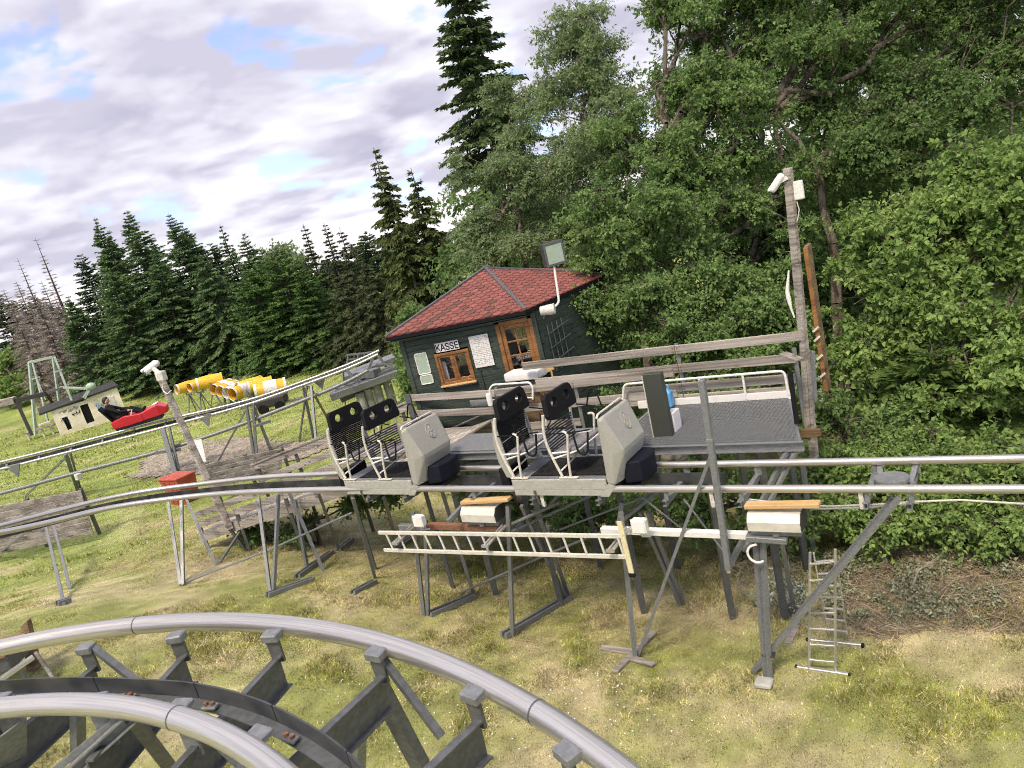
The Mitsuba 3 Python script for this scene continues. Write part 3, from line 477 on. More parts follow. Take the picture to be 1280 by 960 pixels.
# ---------------------------------------------------------------- the two coaster cars
def car(da, lab, hl):
    K = thing('coaster_car', lab, 'coaster car', 'coaster cars waiting at the station')
    def s(a, b2, c): return S(a+da, b2, c)
    def bx(a0, a1, b0, b1, c0, c1, ch=0): return SB(a0+da, a1+da, b0, b1, c0, c1, ch)
    W = .84
    part(K, 'chassis', [bx(.02, 1.72, .08, .78, -.04, .10), bx(-.1, 2.0, .2, .66, -.10, -.03)], 'm_dark')
    for b0, b1 in ((-.055, -.02), (W-.0, W+.035)):
        sl = part(K, 'side_sill', [bx(.06, 1.63, b0, b1, .012, .165, .008), bx(.075, 1.56, b0+.004, b1-.004, -.088, .006, .006)], 'm_sill')
    part(K, 'sill_hook', [bar(s(.44, -.07, -.0), s(.44, -.07, -.05), .03), bar(s(.45, -.08, -.05), s(.50, -.08, -.22), .018)], 'm_galv_dark')
    part(K, 'sill_bracket', [hull([s(1.50, -.05, -.10), s(1.63, -.05, -.10), s(1.75, -.05, .05), s(1.66, -.05, .10), s(1.50, -.02, -.10), s(1.63, -.02, -.10), s(1.75, -.02, .05), s(1.66, -.02, .10)])], 'm_sill')
    part(K, 'floor', bx(.06, 1.66, -.018, W-.002, .13, .175), 'm_galv')
    mt = part(K, 'rubber_mat', [bx(.35, 1.60, .06, W-.06, .177, .187)], 'm_black', label='ribbed black rubber foot mat')
    part(mt, 'rib', [bx(a, a+.012, .07, W-.07, .1875, .195) for a in np.arange(.37, 1.58, .028)], 'm_dark', stuff=True)
    for nm, a0, f2 in (('rear', 0., 1.), ('front', .84, .8)):
        # headrest : board with two oval holes and rounded corners
        pl = Polygon([(.0, 1.10), (.03, 1.34), (.08, 1.385), (.74, 1.385), (.80, 1.34), (W, 1.10), (W-.03, 1.06), (.03, 1.06)]).buffer(.03).buffer(-.03).buffer(.012)
        for cy in (.23, .61): pl = pl.difference(Polygon([(cy+.095*math.cos(t), 1.25+.072*math.sin(t)) for t in np.linspace(0, 2*np.pi, 20)[:-1]]))
        lean = (U*1.-F*.10); lean /= np.linalg.norm(lean)
        hr = prism(pl, .075, s(a0+.02, 0, 0)+F*.105, L, lean)
        part(K, 'headrest', hr, 'm_black', label=f'black headrest panel with two oval holes of the {nm} seat')
        n = 17 if nm == 'rear' else 12
        for i in range(n):
            c = .52+i*(.53/16 if nm == 'rear' else .042); a = a0-.055+.10*((c-.72)/.45)**2*0+(.02 if c < .7 else .0)+max(0, c-.75)*.12
            if nm == 'front' and c > .93: continue
            part(K, 'back_slat', tube([s(a, .02, c), s(a-.025, W/2, c), s(a, W-.02, c)], .0145 if nm == 'rear' else .0125, 6), 'm_black' if nm == 'rear' else 'm_dark')
        for b2 in (-.02, W):
            part(K, 'seat_frame', rtube([s(a0+.0, b2, 1.13), s(a0-.045, b2, .95), s(a0-.055, b2, .72), s(a0+.01, b2, .46), s(a0+.10, b2, .20)], .026 if nm == 'rear' else .021, .12, 9), 'm_bone', 40)
        if nm == 'rear': [part(K, 'side_shell', hull([s(a0+x, b2+y, c) for x, c in ((-.03, 1.10), (-.075, .72), (-.03, .45), (.09, .18), (-.02, .20), (-.11, .45), (-.12, .72), (-.06, 1.10)) for y in (-.012, .012)]), 'm_shell', 30) for b2 in (-.02, W)]
        part(K, 'seat_pan', rhull([s(a0+a, b2, c) for a, c in ((-.02, .50), (.36, .585)) for b2 in (.05, W-.05)], .035, 1), 'm_cushion', 40)
        part(K, 'front_bar', rtube([s(a0+.0, -.02, .47), s(a0+.36, .0, .56), s(a0+.40, .1, .56), s(a0+.40, W-.1, .56), s(a0+.36, W, .56), s(a0+.0, W+.02, .47)], .014, .05, 8), 'm_white', 40)
        part(K, 'leg_bar', tube([s(a0+.09, 0, .28), s(a0+.32, W-.02, .52)], .013, 8), 'm_white', 40)
        for b2 in (-.03, W+.01):
            sg = 1 if b2 < 0 else -1
            ar = part(K, 'armrest', rtube([s(a0+.24, b2, .19), s(a0+.26, b2, .45), s(a0+.335, b2, .84), s(a0+.30, b2, .865), s(a0+.25, b2+.03*sg, .862)], .019, .05, 9), 'm_bone', 40)
            part(ar, 'foot_plate', bx(a0+.06, a0+.36, b2-.03, b2+.03, .178, .196, .004), 'm_bone'); part(ar, 'side_bar', tube([s(a0+.02, b2, .56), s(a0+.27, b2, .575)], .013, 8), 'm_white')
        # lap bars : near one down, far one raised
        lb = part(K, 'lap_bar', tube([s(a0-.02, -.03, .85), s(a0+.34, -.035, .855), s(a0+.55, -.02, .87), s(a0+.68, .0, .88)], .011, 8), 'm_black', 40, f'black lap bar of the {nm} seat, lowered')
        part(lb, 'grip_loop', rtube([s(a0+.42, -.03, .85), s(a0+.45, -.06, .70), s(a0+.47, -.06, .56), s(a0+.57, -.06, .53), s(a0+.62, -.06, .60), s(a0+.66, -.03, .86)], .015, .05, 8), 'm_black', 40)
        fb2 = part(K, 'lap_bar', rtube([s(a0+.08, W, 1.02), s(a0+.34, W, .98), s(a0+.5, W, .90), s(a0+.62, W, .88)], .011, .05, 8), 'm_black', 40, f'black lap bar of the {nm} seat on the far side')
        part(fb2, 'grip_loop', rtube([s(a0+.26, W-.02, .99), s(a0+.35, W-.03, 1.22), s(a0+.42, W-.03, 1.26), s(a0+.47, W-.03, 1.20), s(a0+.52, W-.02, .90)] if nm == 'front' else [s(a0+.26, W-.02, .92), s(a0+.30, W-.1, .75), s(a0+.38, W-.1, .70), s(a0+.46, W-.1, .78), s(a0+.48, W-.02, .93)], .012, .05, 8), 'm_black', 40)
    # nose shell
    r = .048; N = []
    for b2, sg in ((-.05, 1), (W+.05, -1)):
        N += [s(1.68, b2+r*sg, .12), s(1.738, b2+r*sg, .475), s(1.71, b2+r*sg, .985), s(1.73, b2+(r+.03)*sg, 1.0), s(1.785, b2+r*sg, .50), s(1.725, b2+r*sg, .11), s(1.905, b2+(r+.07)*sg, .555), s(1.905, b2+(.13)*sg, .50), s(1.78, b2+(.17)*sg, .12)]
    ns = part(K, 'nose_shell', rhull(N, r, 2), 'm_shell', 28, 'grey moulded nose cowl')
    part(ns, 'slot_shade', bx(1.678, 1.728, .07, W-.07, 1.05, 1.0535), 'm_dark'); part(ns, 'grab_bar', rtube([s(1.665, -.01, 1.03), s(1.668, .03, 1.075), s(1.668, W-.03, 1.075), s(1.665, W+.01, 1.03)], .016, .04, 8), 'm_bone', 40)  # flat dark sheet on the cowl top paints the shade of a slot
    # emblem on the sloping face
    A, B = s(1.735+.018, W/2, 1.045), s(1.925+.03, W/2, .575); dn_ = (B-A)/np.linalg.norm(B-A); nn = np.cross(L, -dn_); nn = nn/np.linalg.norm(nn)
    nn = nn if nn@F > 0 else -nn
    ec = A+(B-A)*.44+nn*.008+L*.06
    def ep(u, v): return ec+L*u+dn_*v
    part(ns, 'emblem', [tube([ep(.088*math.cos(t), .125*math.sin(t)) for t in np.linspace(0, 2*np.pi, 33)[:-1]], .007, 6, closed=True), tube([ep(.03+.03*math.cos(t), -.035+.042*math.sin(t)) for t in np.linspace(.3, 4.9, 12)]+[ep(-.03+.03*math.cos(t), .04+.042*math.sin(t)) for t in np.linspace(1.6, -3.0, 12)], .007, 6)], 'm_shell', 40, 'raised oval badge on the nose cowl')
    part(K, 'front_bumper', rhull([s(a, b2, c) for a, b2 in ((1.86, .16), (2.05, .22), (2.11, .40), (2.11, .56), (2.05, .72), (1.86, .76)) for c in (.05, .30)], .03, 2), 'm_navy', 40, 'dark blue rubber front bumper')
    part(K, 'rear_bumper', cbox(s(-.22, .47, .08), (.16, .62, .36), .02, FRAME), 'm_black'); part(K, 'rear_coupling', [bx(-.15, .05, .3, .5, -.02, .1)], 'm_dark')
    for a in (.25, 1.5):
        for b2 in (.0, .87):
            part(K, 'wheel', trimesh.creation.cylinder(.055, .05, sections=18, transform=np.r_[np.c_[np.stack([F, U, -L], 1), s(a, b2+(.03 if b2 < .4 else -.03), .11)], [[0, 0, 0, 1]]]), 'm_black', 35)
    return K
car(0., 'right hand grey two seat coaster car with raised black lap bar', 0)
car(-3.57, 'left hand grey two seat coaster car behind the other one', 1)
# ---------------------------------------------------------------- ticket hut
HT = thing('ticket_hut', 'green boarded ticket hut with a red shingle roof behind the station fence', 'hut')
he = A3((0.967,-0.256,0.0)); hn = A3((-0.256,-0.967,0.0)); hc = A3((-0.292,17.46,5.475)); hm = A3((-0.869,15.283,5.475)); HE = hc[2]; hm[2] = 0
def rotz(v, deg): t = math.radians(deg); return A3([v[0]*math.cos(t)-v[1]*math.sin(t), v[0]*math.sin(t)+v[1]*math.cos(t), v[2]])
def W(t, z, d=0.): return hm+he*t+hn*d+UP*z
HAX = np.stack([he, -hn, UP], 1)
e1 = rotz(he, 60); n1 = rotz(hn, 60); TR = 1.70; TL = -1.30
wB = W(TR, 0); 
def W1(t, z, d=0.): return wB+e1*t+n1*d+UP*z
HAX1 = np.stack([e1, -n1, UP], 1)
ZB = 2.3; openings = [(-.60, .16, 4.17, 4.86), (.845, 1.63, 3.2, 5.30)]
z = ZB; rows = []
while z < 5.42: rows.append((z, min(z+.118, 5.44))); z += .118
for z0, z1 in rows:
    segs = [(TL, TR)]
    for a, b2, c0, c1 in openings:
        if z1 > c0+.01 and z0 < c1-.01:
            segs = [s for u, v in segs for s in ((u, min(v, a)), (max(u, b2), v)) if s[1]-s[0] > .02]
    for u, v in segs: part(HT, 'plank', cbox(W((u+v)/2, (z0+z1)/2, rng.uniform(-.002, .002)), (v-u, .035, z1-z0-.005), .006, HAX), 'm_green')
    part(HT, 'plank', cbox(W1(1.25, (z0+z1)/2), (2.45, .035, z1-z0-.005), .006, HAX1), 'm_green')
wA = W(TL, 0); wD = W1(2.5, 0); e2 = rotz(he, 120); wE = wD+e2*2.6; wG = wA-hn*2.6+he*.35; wF = (wE+wG)/2+rotz(hn, 180)*1.0
for p, q in ((wD, wE), (wE, wF), (wF, wG), (wG, wA)): part(HT, 'back_wall', bar(p+UP*3.85, q+UP*3.85, .04, 3.15), 'm_green')
part(HT, 'floor', [hull([v+UP*zz for v in (W(TL+.1, 0, -.1), W(TR-.1, 0, -.1), wD*.97+hc*A3([.03, .03, 0]), wE, wF, wG) for zz in (3.0, 3.12)])], 'm_dark')
part(HT, 'plinth', [hull([v+UP*zz for v in (W(TL+.15, 0, -.15), W(TR-.15, 0, -.15), wD*.97+hc*A3([.03, .03, 0]), wE, wF, wG) for zz in (-.3, 2.3)])], 'm_concrete')
for t, d in ((TL, .03), (TR, .03)): part(HT, 'corner_board', cbox(W(t+(.05 if t < 0 else -.03), 3.87, d), (.10, .03, 3.1), .006, HAX), 'm_green')
# roof
ap = A3([.034, 17.374, 6.17]); r0 = 2.913
ev = [hc+he*-1.456+hn*2.523, hc+he*1.60+hn*2.523]; ev.append(ev[1]+e1*2.95); ev.append(ev[2]+e2*2.9); ev.append(hc-he*1.5-hn*2.5); ev.append(ev[0]-hn*2.9+he*.35)
for v in ev: v[2] = HE
RF = part(HT, 'roof', cat([hull([ev[i], ev[(i+1) % 6], ap, ev[i]-UP*.03, ev[(i+1) % 6]-UP*.03, ap-UP*.03]) for i in range(6)]), 'm_shingle_base')
sv, sf, sc_ = [], [], []; rr = np.random.default_rng(7)
for i in (0, 1, 5, 2):
    p, q = ev[i], ev[(i+1) % 6]; ed = (q-p)/np.linalg.norm(q-p); foot = p+ed*((ap-p)@ed); sl = ap-foot; H = np.linalg.norm(sl); sl /= H; nr = np.cross(ed, sl); nr = nr if nr[2] > 0 else -nr
    ln2 = np.linalg.norm(q-p); fx = (ap-p)@ed; nrow = int(H/.150)
    for j in range(nrow):
        y = j*.150; x0 = fx*(y/H); x1 = ln2-(ln2-fx)*(y/H); k = -1
        while True:
            k += 1; x = (k-.5+.5*(j % 2))*.205
            if x > ln2: break
            if x+.10 < x0-.06 or x+.10 > x1+.06: continue
            dark = (i == 0 and abs((x-fx*.6)-(y-.5)*.75) < .10) or rr.random() < .035
            col = A3([.195, .075, .066])*rr.uniform(.88, 1.12) if not dark else A3([.115, .062, .052])*rr.uniform(.85, 1.15)
            if rr.random() < .1: col = A3([.235, .09, .078])
            b0 = len(sv); th = .012
            for u, v, h in ((.004, .055, th), (.058, -.016, th+.007), (.143, -.016, th+.007), (.199, .055, th), (.199, .18, .003), (.004, .18, .003)):
                xx = min(max(x+u, x0*.0+fx*((y+v)/H)), ln2-(ln2-fx)*((y+v)/H)); sv.append(p+ed*xx+sl*(y+v)+nr*h); sc_.append(col)
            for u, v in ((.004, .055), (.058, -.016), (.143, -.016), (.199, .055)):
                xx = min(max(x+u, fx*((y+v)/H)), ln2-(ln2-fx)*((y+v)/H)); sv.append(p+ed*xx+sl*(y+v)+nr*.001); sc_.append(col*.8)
            for f in ((0, 1, 5), (1, 4, 5), (1, 2, 4), (2, 3, 4), (6, 7, 0), (0, 7, 1), (7, 8, 1), (1, 8, 2), (8, 9, 2), (2, 9, 3)): sf.append([b0+f[0], b0+f[1], b0+f[2]])
part(RF, 'shingle', tm(sv, sf), 'm_vc', color=A3(sc_), stuff=True)
for i in (0, 1, 2, 5): part(RF, 'hip_cap', bar(ev[i]+UP*.02, ap+UP*.03, .075, .03), 'm_galv_dark')
for i in (0, 1, 5): part(RF, 'fascia', bar(ev[i]-UP*.055, ev[(i+1) % 6]-UP*.055, .03, .075), 'm_black')
part(RF, 'soffit', cat([hull([A3(v)-UP*.14+(hc-v)*A3([s, s, 0]) for v in (ev[i], ev[(i+1) % 6]) for s in (.01, .16)]+[A3(v)-UP*.12+(hc-v)*A3([s, s, 0]) for v in (ev[i], ev[(i+1) % 6]) for s in (.01, .16)]) for i in (0, 1, 5)]), 'm_green')
# window
wn = part(HT, 'window', [cbox(W(t, 4.515, .02), (.055, .07, .70), .006, HAX) for t in (-.575, .135)]+[cbox(W(-.22, zz, .02), (.66, .07, .055), .006, HAX) for zz in (4.835, 4.195)], 'm_frame')
part(wn, 'sill', cbox(W(-.22, 4.15, .06), (.80, .11, .035), .006, HAX), 'm_wood_new')
for t0, t1 in ((-.545, -.235), (-.205, .105)):
    m = (t0+t1)/2; part(wn, 'casement', [cbox(W(t, 4.515, .005), (.045, .05, .58), .005, HAX) for t in (t0+.022, t1-.022)]+[cbox(W(m, zz, .005), (t1-t0-.09, .05, .045), .005, HAX) for zz in (4.783, 4.247)], 'm_frame')
    part(wn, 'pane', box(W(m, 4.515, .0), (t1-t0-.08, .004, .50), HAX), 'm_glass')
part(wn, 'mullion', cbox(W(-.22, 4.515, .01), (.03, .06, .585), .005, HAX), 'm_frame')
part(HT, 'counter', cbox(W(-.2, 4.05, -.25), (.8, .3, .04), .01, HAX), 'm_bone'); part(HT, 'curtain', cbox(W(-.5, 4.4, -.12), (.10, .02, .5), .01, HAX), 'm_white')
# door
dr_ = part(HT, 'door', [cbox(W(t, 4.22, .02), (.085, .07, 2.06), .008, HAX) for t in (.885, 1.585)]+[cbox(W(1.235, 5.24, .02), (.61, .07, .09), .008, HAX)], 'm_frame')
part(dr_, 'leaf', [cbox(W(t, 4.2, .0), (.085, .045, 1.98), .006, HAX) for t in (.975, 1.495)]+[cbox(W(1.235, zz, .0), (.43, .045, h), .006, HAX) for zz, h in ((5.14, .09), (3.55, .7))]+[cbox(W(1.235, 4.5, .0), (.03, .04, 1.18), .004, HAX)]+[cbox(W(1.235, zz, .0), (.43, .038, .03), .004, HAX) for zz in (4.22, 4.53, 4.83)], 'm_frame')
for t in (1.12, 1.35):
    for zz in (4.06, 4.375, 4.68, 4.97): part(dr_, 'pane', box(W(t, zz, .0), (.21, .004, .29), HAX), 'm_glass')
part(dr_, 'handle', rtube([W(.985, 4.2, .03), W(.985, 4.2, .08), W(1.09, 4.2, .08)], .012, .02), 'm_alu')
part(dr_, 'kick_panel', bar(W(1.18, 4.02, .12), W(1.86, 4.20, .12), .03, .16), 'm_wood_new', label='pale new boards nailed over the lower door'); part(dr_, 'kick_panel', bar(W(1.80, 4.15, .10), W(1.80, 3.55, .10), .14, .03), 'm_wood_new')
for z0, z1 in ((4.49, 4.945), (4.265, 4.455)):
    pn = part(HT, 'shutter', [rtube([W(-1.04, z0, .03), W(-1.04, z1, .03), W(-.775, z1, .03), W(-.775, z0, .03), W(-1.04, z0, .03)], .012, .03, 6)], 'm_white', 40); part(pn, 'infill', box(W(-.908, (z0+z1)/2, .025), (.255, .012, z1-z0-.01), HAX), 'm_mint')
part(HT, 'downpipe', bar(W(.30, 4.35, .03), W(.33, 2.6, .03), .03), 'm_dark')
for i in range(4): part(HT, 'trellis_bar', bar(W1(.25+.16*i, 4.0, .05), W1(.25+.16*i, 5.0, .05), .018), 'm_galv_dark')
for i in range(3): part(HT, 'trellis_bar', bar(W1(.2, 4.2+.3*i, .065), W1(.95, 4.3+.3*i, .065), .018), 'm_galv_dark')
# signs on the hut
def text_on(th, nm, txt, h, o, ex, ey, mt, sx=1., bold=True, depth=.004):
    m = meshkit.text_mesh(txt, h, depth, bold); ex = A3(ex); ey = A3(ey); nz = np.cross(ex, ey); v = m.vertices.copy(); v[:, 0] -= (v[:, 0].max()+v[:, 0].min())/2
    m.vertices = np.outer(v[:, 0]*sx, ex)+np.outer(v[:, 1], ey)+np.outer(v[:, 2], nz)+A3(o); return part(th, nm, m, mt)
k = thing('ticket_sign', 'white sign reading KASSE over the ticket window', 'sign'); part(k, 'panel', cbox(W(-.27, 4.995, .045), (.52, .02, .20), .004, HAX), 'm_white'); text_on(k, 'lettering', 'KASSE', .145, W(-.27, 4.922, .056), he, UP, 'm_ink', .80)
k = thing('notice_sheet', 'white price notice on the hut wall between window and door', 'notice'); part(k, 'panel', cbox(W(.44, 4.76, .045), (.42, .02, .69), .004, HAX), 'm_white')
lines = []
for i in range(15):
    zz = 5.02-i*.038; a = .25; 
    while a < .60:
        w = rng.uniform(.02, .06)
        if rng.random() < .8: lines.append(box(W(a+w/2, zz, .0565), (w, .003, .009), HAX))
        a += w+.012
part(k, 'print', lines, 'm_grey_ink', stuff=True); part(k, 'round_logo', [tube([W(.60+.02*math.cos(t), 5.06+.02*math.sin(t), .056) for t in np.linspace(0, 2*np.pi, 13)[:-1]], .006, 5, closed=True)], 'm_grey_ink')
k = thing('floodlight', 'white floodlight on a bent tube above the hut door corner', 'lamp')
fp = [A3(v) for v in [(0.985,13.835,5.529),(1.107,13.831,5.515),(1.235,13.851,5.591),(1.256,13.907,5.797),(1.297,14.018,6.208),(1.304,14.042,6.297)]]; part(k, 'arm', rtube(fp, .022, .1, 8), 'm_white', 40)
hd = A3((1.336,14.093,6.485)); fx_ = A3([.35, -.93, 0.]); fx_ /= np.linalg.norm(fx_); FA = np.stack([np.cross(fx_, UP)*-1, fx_, UP], 1)
part(k, 'housing', cbox(hd, (.42, .16, .46), .02, FA), 'm_dark'); part(k, 'bezel', [cbox(hd+fx_*.085+UP*s*.20, (.42, .02, .05), .005, FA) for s in (-1, 1)]+[cbox(hd+fx_*.085+FA[:, 0]*s*.19, (.04, .02, .36), .005, FA) for s in (-1, 1)], 'm_galv_dark'); part(k, 'glass', box(hd+fx_*.083, (.34, .006, .36), FA), 'm_mint')
k = thing('siren_horn', 'white drum shaped horn under the eave right of the hut door', 'horn'); hp_ = A3((1.018,13.729,5.522)); part(k, 'drum', tube([hp_-he*.16+fx_*-.02, hp_+he*.02, hp_+he*.10], [.085, .10, .10], 18), 'm_bone', 40); part(k, 'mount', bar(hp_-he*.05, hp_-he*.1-UP*.16-fx_*.1, .03), 'm_galv_dark')
# ---------------------------------------------------------------- camera pole and bin beside the ramp
k = thing('camera_pole', 'leaning grey wooden pole carrying a camera beside the ramp at left', 'pole')
pa, pb = [(-7.794,16.88,5.679),(-7.169,16.15,1.833)]; part(k, 'shaft', bar(pa, pb, .14, .12, ch=.012), 'm_wood'); part(k, 'foot', bar(pb, (pb[0]+.2, pb[1], gz(pb[0], pb[1])-.1), .06), 'm_galv_dark')
k, p, d = bullet_cam((-7.95,16.999,5.824), A3([-.75, -.6, -.35]), 'white bullet camera on the leaning pole at left', 1.35); part(k, 'bracket', bar(p, pa, .07), 'm_white')
k = thing('junction_box', 'white box below the camera on the leaning pole', 'junction box'); part(k, 'body', cbox((-7.619,16.574,5.636), (.26, .14, .22), .02, FRAME), 'm_bone'); part(k, 'cable', rtube([(-7.606,16.557,5.522),(-7.732,16.627,5.304),(-7.624,16.544,5.203),(-7.458,16.437,5.288)], .012, .1), 'm_white')
k = thing('plastic_bin', 'orange red plastic grit bin on the grass behind the station curve', 'bin')
bb = A3((-11.732,23.992,0.204)); hb_ = 0.959
part(k, 'tub', hull([bb+F*a*s+L*b2*s+UP*zz for zz, s in ((0, .80), (hb_*.93, 1.), (hb_, 1.03)) for a in (-.5, .5) for b2 in (-.35, .35)]), 'm_orange'); part(k, 'rim', cbox(bb+UP*hb_, (1.08, .78, .07), .02, FRAME), 'm_orange')
for a in (-.3, 0, .3): part(k, 'rib', hull([bb+F*(a+u)*s-L*(.355+.02)*s+UP*zz for u in (-.04, .04) for zz, s in ((.05, .82), (hb_*.9, 1.))]+[bb+F*(a+u)*s-L*.33*s+UP*zz for u in (-.04, .04) for zz, s in ((.05, .82), (hb_*.9, 1.))]), 'm_orange')
k = thing('blank_sign', 'plain white board on the gravel behind the leaning pole', 'sign'); sa_ = [A3(v) for v in [(-11.151,25.091,1.95),(-11.174,24.882,1.179)]]; part(k, 'panel', bar(*sa_, .36, .03), 'm_white'); part(k, 'stake', bar(sa_[1], (sa_[1][0], sa_[1][1], gz(sa_[1][0], sa_[1][1])-.1), .05), 'm_wood')
# plank walls on the meadow
def plankwall(nm, lab, tl, tr, bl, br, n):
    k = thing(nm, lab, 'plank wall'); tl, tr, bl, br = map(A3, (tl, tr, bl, br))
    for i in range(n):
        u = (i+.5)/n; p = tl+(bl-tl)*u; q = tr+(br-tr)*u; part(k, 'plank', bar(p+F*rng.uniform(-.03, .03), q, .04, np.linalg.norm(bl-tl)/n-.012, ch=.006), 'm_wood')
    for u in (.02, .5, .985): p = tl+(tr-tl)*u+L*.06+UP*.05; part(k, 'post', bar(p, (p[0], p[1], gz(p[0], p[1])-.15), .09), 'm_galv_dark')
plankwall('plank_wall', 'weathered plank wall on the meadow at the left edge behind the coaster curve', *[(-17.086,21.853,2.237),(-13.879,22.29,1.936),(-16.938,21.089,0.943),(-13.571,21.543,0.707)], 7)
plankwall('plank_wall', 'low weathered plank wall beside the leaning camera pole', *[(-10.078,22.543,1.724),(-8.09,24.06,1.202),(-9.92,21.952,1.068),(-8.131,23.493,0.637)], 5)
# ---------------------------------------------------------------- far coaster track with sled
T2 = thing('coaster_track', 'second coaster track crossing the meadow at left with the red sled on it', 'track')
ra_ = spline([(-21.878,28.062,2.212),(-20.173,28.359,2.162),(-17.698,28.558,2.132),(-15.296,28.769,2.143),(-13.426,28.968,2.114),(-10.41,29.261,2.049),(-8.174,29.511,2.208),(-6.145,29.777,2.425),(-4.962,29.936,2.629)], 70)
rb_ = spline([(-21.484,27.404,2.078),(-19.75,27.603,2.046),(-17.334,27.805,2.028),(-14.952,28.008,2.011),(-12.445,28.217,2.02),(-10.17,28.434,2.056),(-7.99,28.688,2.229),(-6.325,28.938,2.385),(-4.931,29.109,2.635)], 70)
rc_ = spline([(-21.995,27.578,1.186),(-20.25,27.759,1.091),(-17.615,27.971,1.11),(-14.041,28.181,1.118),(-10.721,28.446,1.333),(-8.188,28.731,1.622),(-6.179,29.019,1.92),(-5.473,29.069,2.104)], 60)
for m_, r in ((ra_, .05), (rb_, .055)): rail_part(T2, m_, r, 12)
part(T2, 'lower_tube', tube(rc_, .075, 12), 'm_galv', True)
part(T2, 'guide_strip', strip(ra_*.75+rb_*.25, -.14, -.02, .02), 'm_strip', 30)
for i in range(3, 68, 5): part(T2, 'saddle', bar(ra_[i]-UP*.08, rb_[i]-UP*.08, .07, .05), 'm_galv')
for pts, w in (([(-17.296,27.799,2.004),(-18.22,29.059,-0.054)], .14), ([(-17.109,27.795,1.99),(-18.248,29.293,-0.077)], .07), ([(-17.369,27.754,1.838),(-22.104,31.542,-0.286)], .07), ([(-13.544,28.014,2.033),(-13.41,27.363,0.011)], .16), ([(-13.335,28.112,2.014),(-13.343,27.51,0.0)], .09),
    ([(-10.331,28.417,1.991),(-10.723,28.502,-0.108)], .10), ([(-10.087,28.401,1.933),(-10.593,28.397,-0.102)], .10), ([(-10.27,28.413,1.976),(-12.434,29.06,-0.127)], .06), ([(-10.065,28.425,2.022),(-10.124,28.826,-0.139)], .10), ([(-8.043,28.666,2.147),(-8.526,29.559,-0.209)], .10), ([(-7.721,28.663,2.134),(-7.929,27.464,-0.064)], .09), ([(-7.874,28.672,2.17),(-9.069,29.271,-0.182)], .06), ([(-7.806,28.676,2.185),(-8.705,33.315,-0.554)], .09), ([(-6.394,28.933,2.37),(-8.191,35.032,-0.735)], .06)):
    part(T2, 'leg', bar(*pts, w), 'm_galv')
for pts in ([(-14.091,27.885,1.174),(-13.188,28.049,1.014)], [(-10.212,28.198,1.183),(-9.649,28.507,1.176)]): part(T2, 'clamp', bar(*pts, .14, .10), 'm_galv')
part(T2, 'clamp', cbox((-17.089,27.639,1.031), (.22, .2, .25), .02, FRAME), 'm_bone')
for q in [(-19.261,27.588,1.992),(-11.968,28.212,2.001),(-7.45,28.89,2.207)]: part(T2, 'rail_hanger', hull([A3(q)+A3([a, 0, c]) for a, c in ((-.25, .1), (.3, .1), (.05, -.4))]+[A3(q)+A3([a, .06, c]) for a, c in ((-.25, .1), (.3, .1), (.05, -.4))]), 'm_galv')
SL = thing('coaster_sled', 'red coaster sled carrying a rider on the far track', 'sled')
s0 = A3((-15.376,28.308,2.354)); s1_ = A3((-13.387,28.726,2.369)); sx = s1_-s0; SLn = np.linalg.norm(sx); sx = sx/SLn; sy = np.cross(UP, sx); sy /= np.linalg.norm(sy); sz = np.cross(sx, sy)
def SS(a, b2, c): return s0+sx*a+sy*b2+sz*c
part(SL, 'shell', [rhull([SS(a, b2, c) for a, w, c0, c1 in ((.0, .26, .10, .30), (.5, .34, .10, .42), (1.1, .34, .12, .36)) for b2 in (-w, w) for c in (c0, c1)], .04, 1), rhull([SS(a, b2, c) for a, w, c0, c1 in ((1.1, .32, .12, .36), (1.7, .30, .14, .50), (SLn-.05, .2, .16, .34)) for b2 in (-w, w) for c in (c0, c1)], .04, 1)], 'm_red', 40)
part(SL, 'undercarriage', rhull([SS(a, b2, c) for a in (.05, SLn-.3) for b2 in (-.25, .25) for c in (-.02, .08)], .03), 'm_dark'); part(SL, 'backrest', rhull([SS(.02, b2, .35) for b2 in (-.2, .2)]+[SS(-.28, b2, .95) for b2 in (-.2, .2)], .035), 'm_black', 40); part(SL, 'lever', tube([SS(.75, -.3, .42), SS(.85, -.3, .62)], .02, 6), 'm_white'); part(SL, 'nose_stripe', rhull([SS(1.55, b2, .535) for b2 in (-.16, .16)]+[SS(1.72, b2, .565) for b2 in (-.16, .16)], .015), 'm_white')
import manifold3d as m3
def body_mesh(bones, edge=.03):
    def sph(p, r): s = m3.Manifold.sphere(r, 16); return s.translate([float(v) for v in p])
    M = m3.Manifold()
    for (p, r), (q, r2) in bones: M += m3.Manifold.batch_hull([sph(p, r), sph(q, r2)])
    mm = M.refine_to_length(edge).to_mesh(); t = trimesh.Trimesh(mm.vert_properties[:, :3], mm.tri_verts, process=True); trimesh.smoothing.filter_taubin(t, iterations=8); return t
PK = thing('person', 'person in dark clothes leaning back on the red sled with arms stretched forward', 'person')
J = {'hip': SS(.22, 0, .42), 'chest': SS(.02, 0, .80), 'neck': SS(-.02, 0, .98), 'head': SS(.03, 0, 1.14)}
bones = [((J['hip'], .16), (J['chest'], .17)), ((J['chest'], .15), (J['neck'], .07))]
for sg in (-1, 1):
    sh = SS(.0, .19*sg, .90); el = SS(.36, .26*sg, .68); wr = SS(.66, .24*sg, .62)
    bones += [((J['chest'], .14), (sh, .085)), ((sh, .08), (el, .06)), ((el, .06), (wr, .045))]
    kn = SS(.72, .17*sg, .62); an = SS(1.12, .14*sg, .40); hp2 = SS(.25, .1*sg, .40); bones += [((hp2, .12), (kn, .085)), ((kn, .085), (an, .06)), ((an, .06), (SS(1.22, .14*sg, .52), .045))]
part(PK, 'body', body_mesh(bones), 'm_black', True)
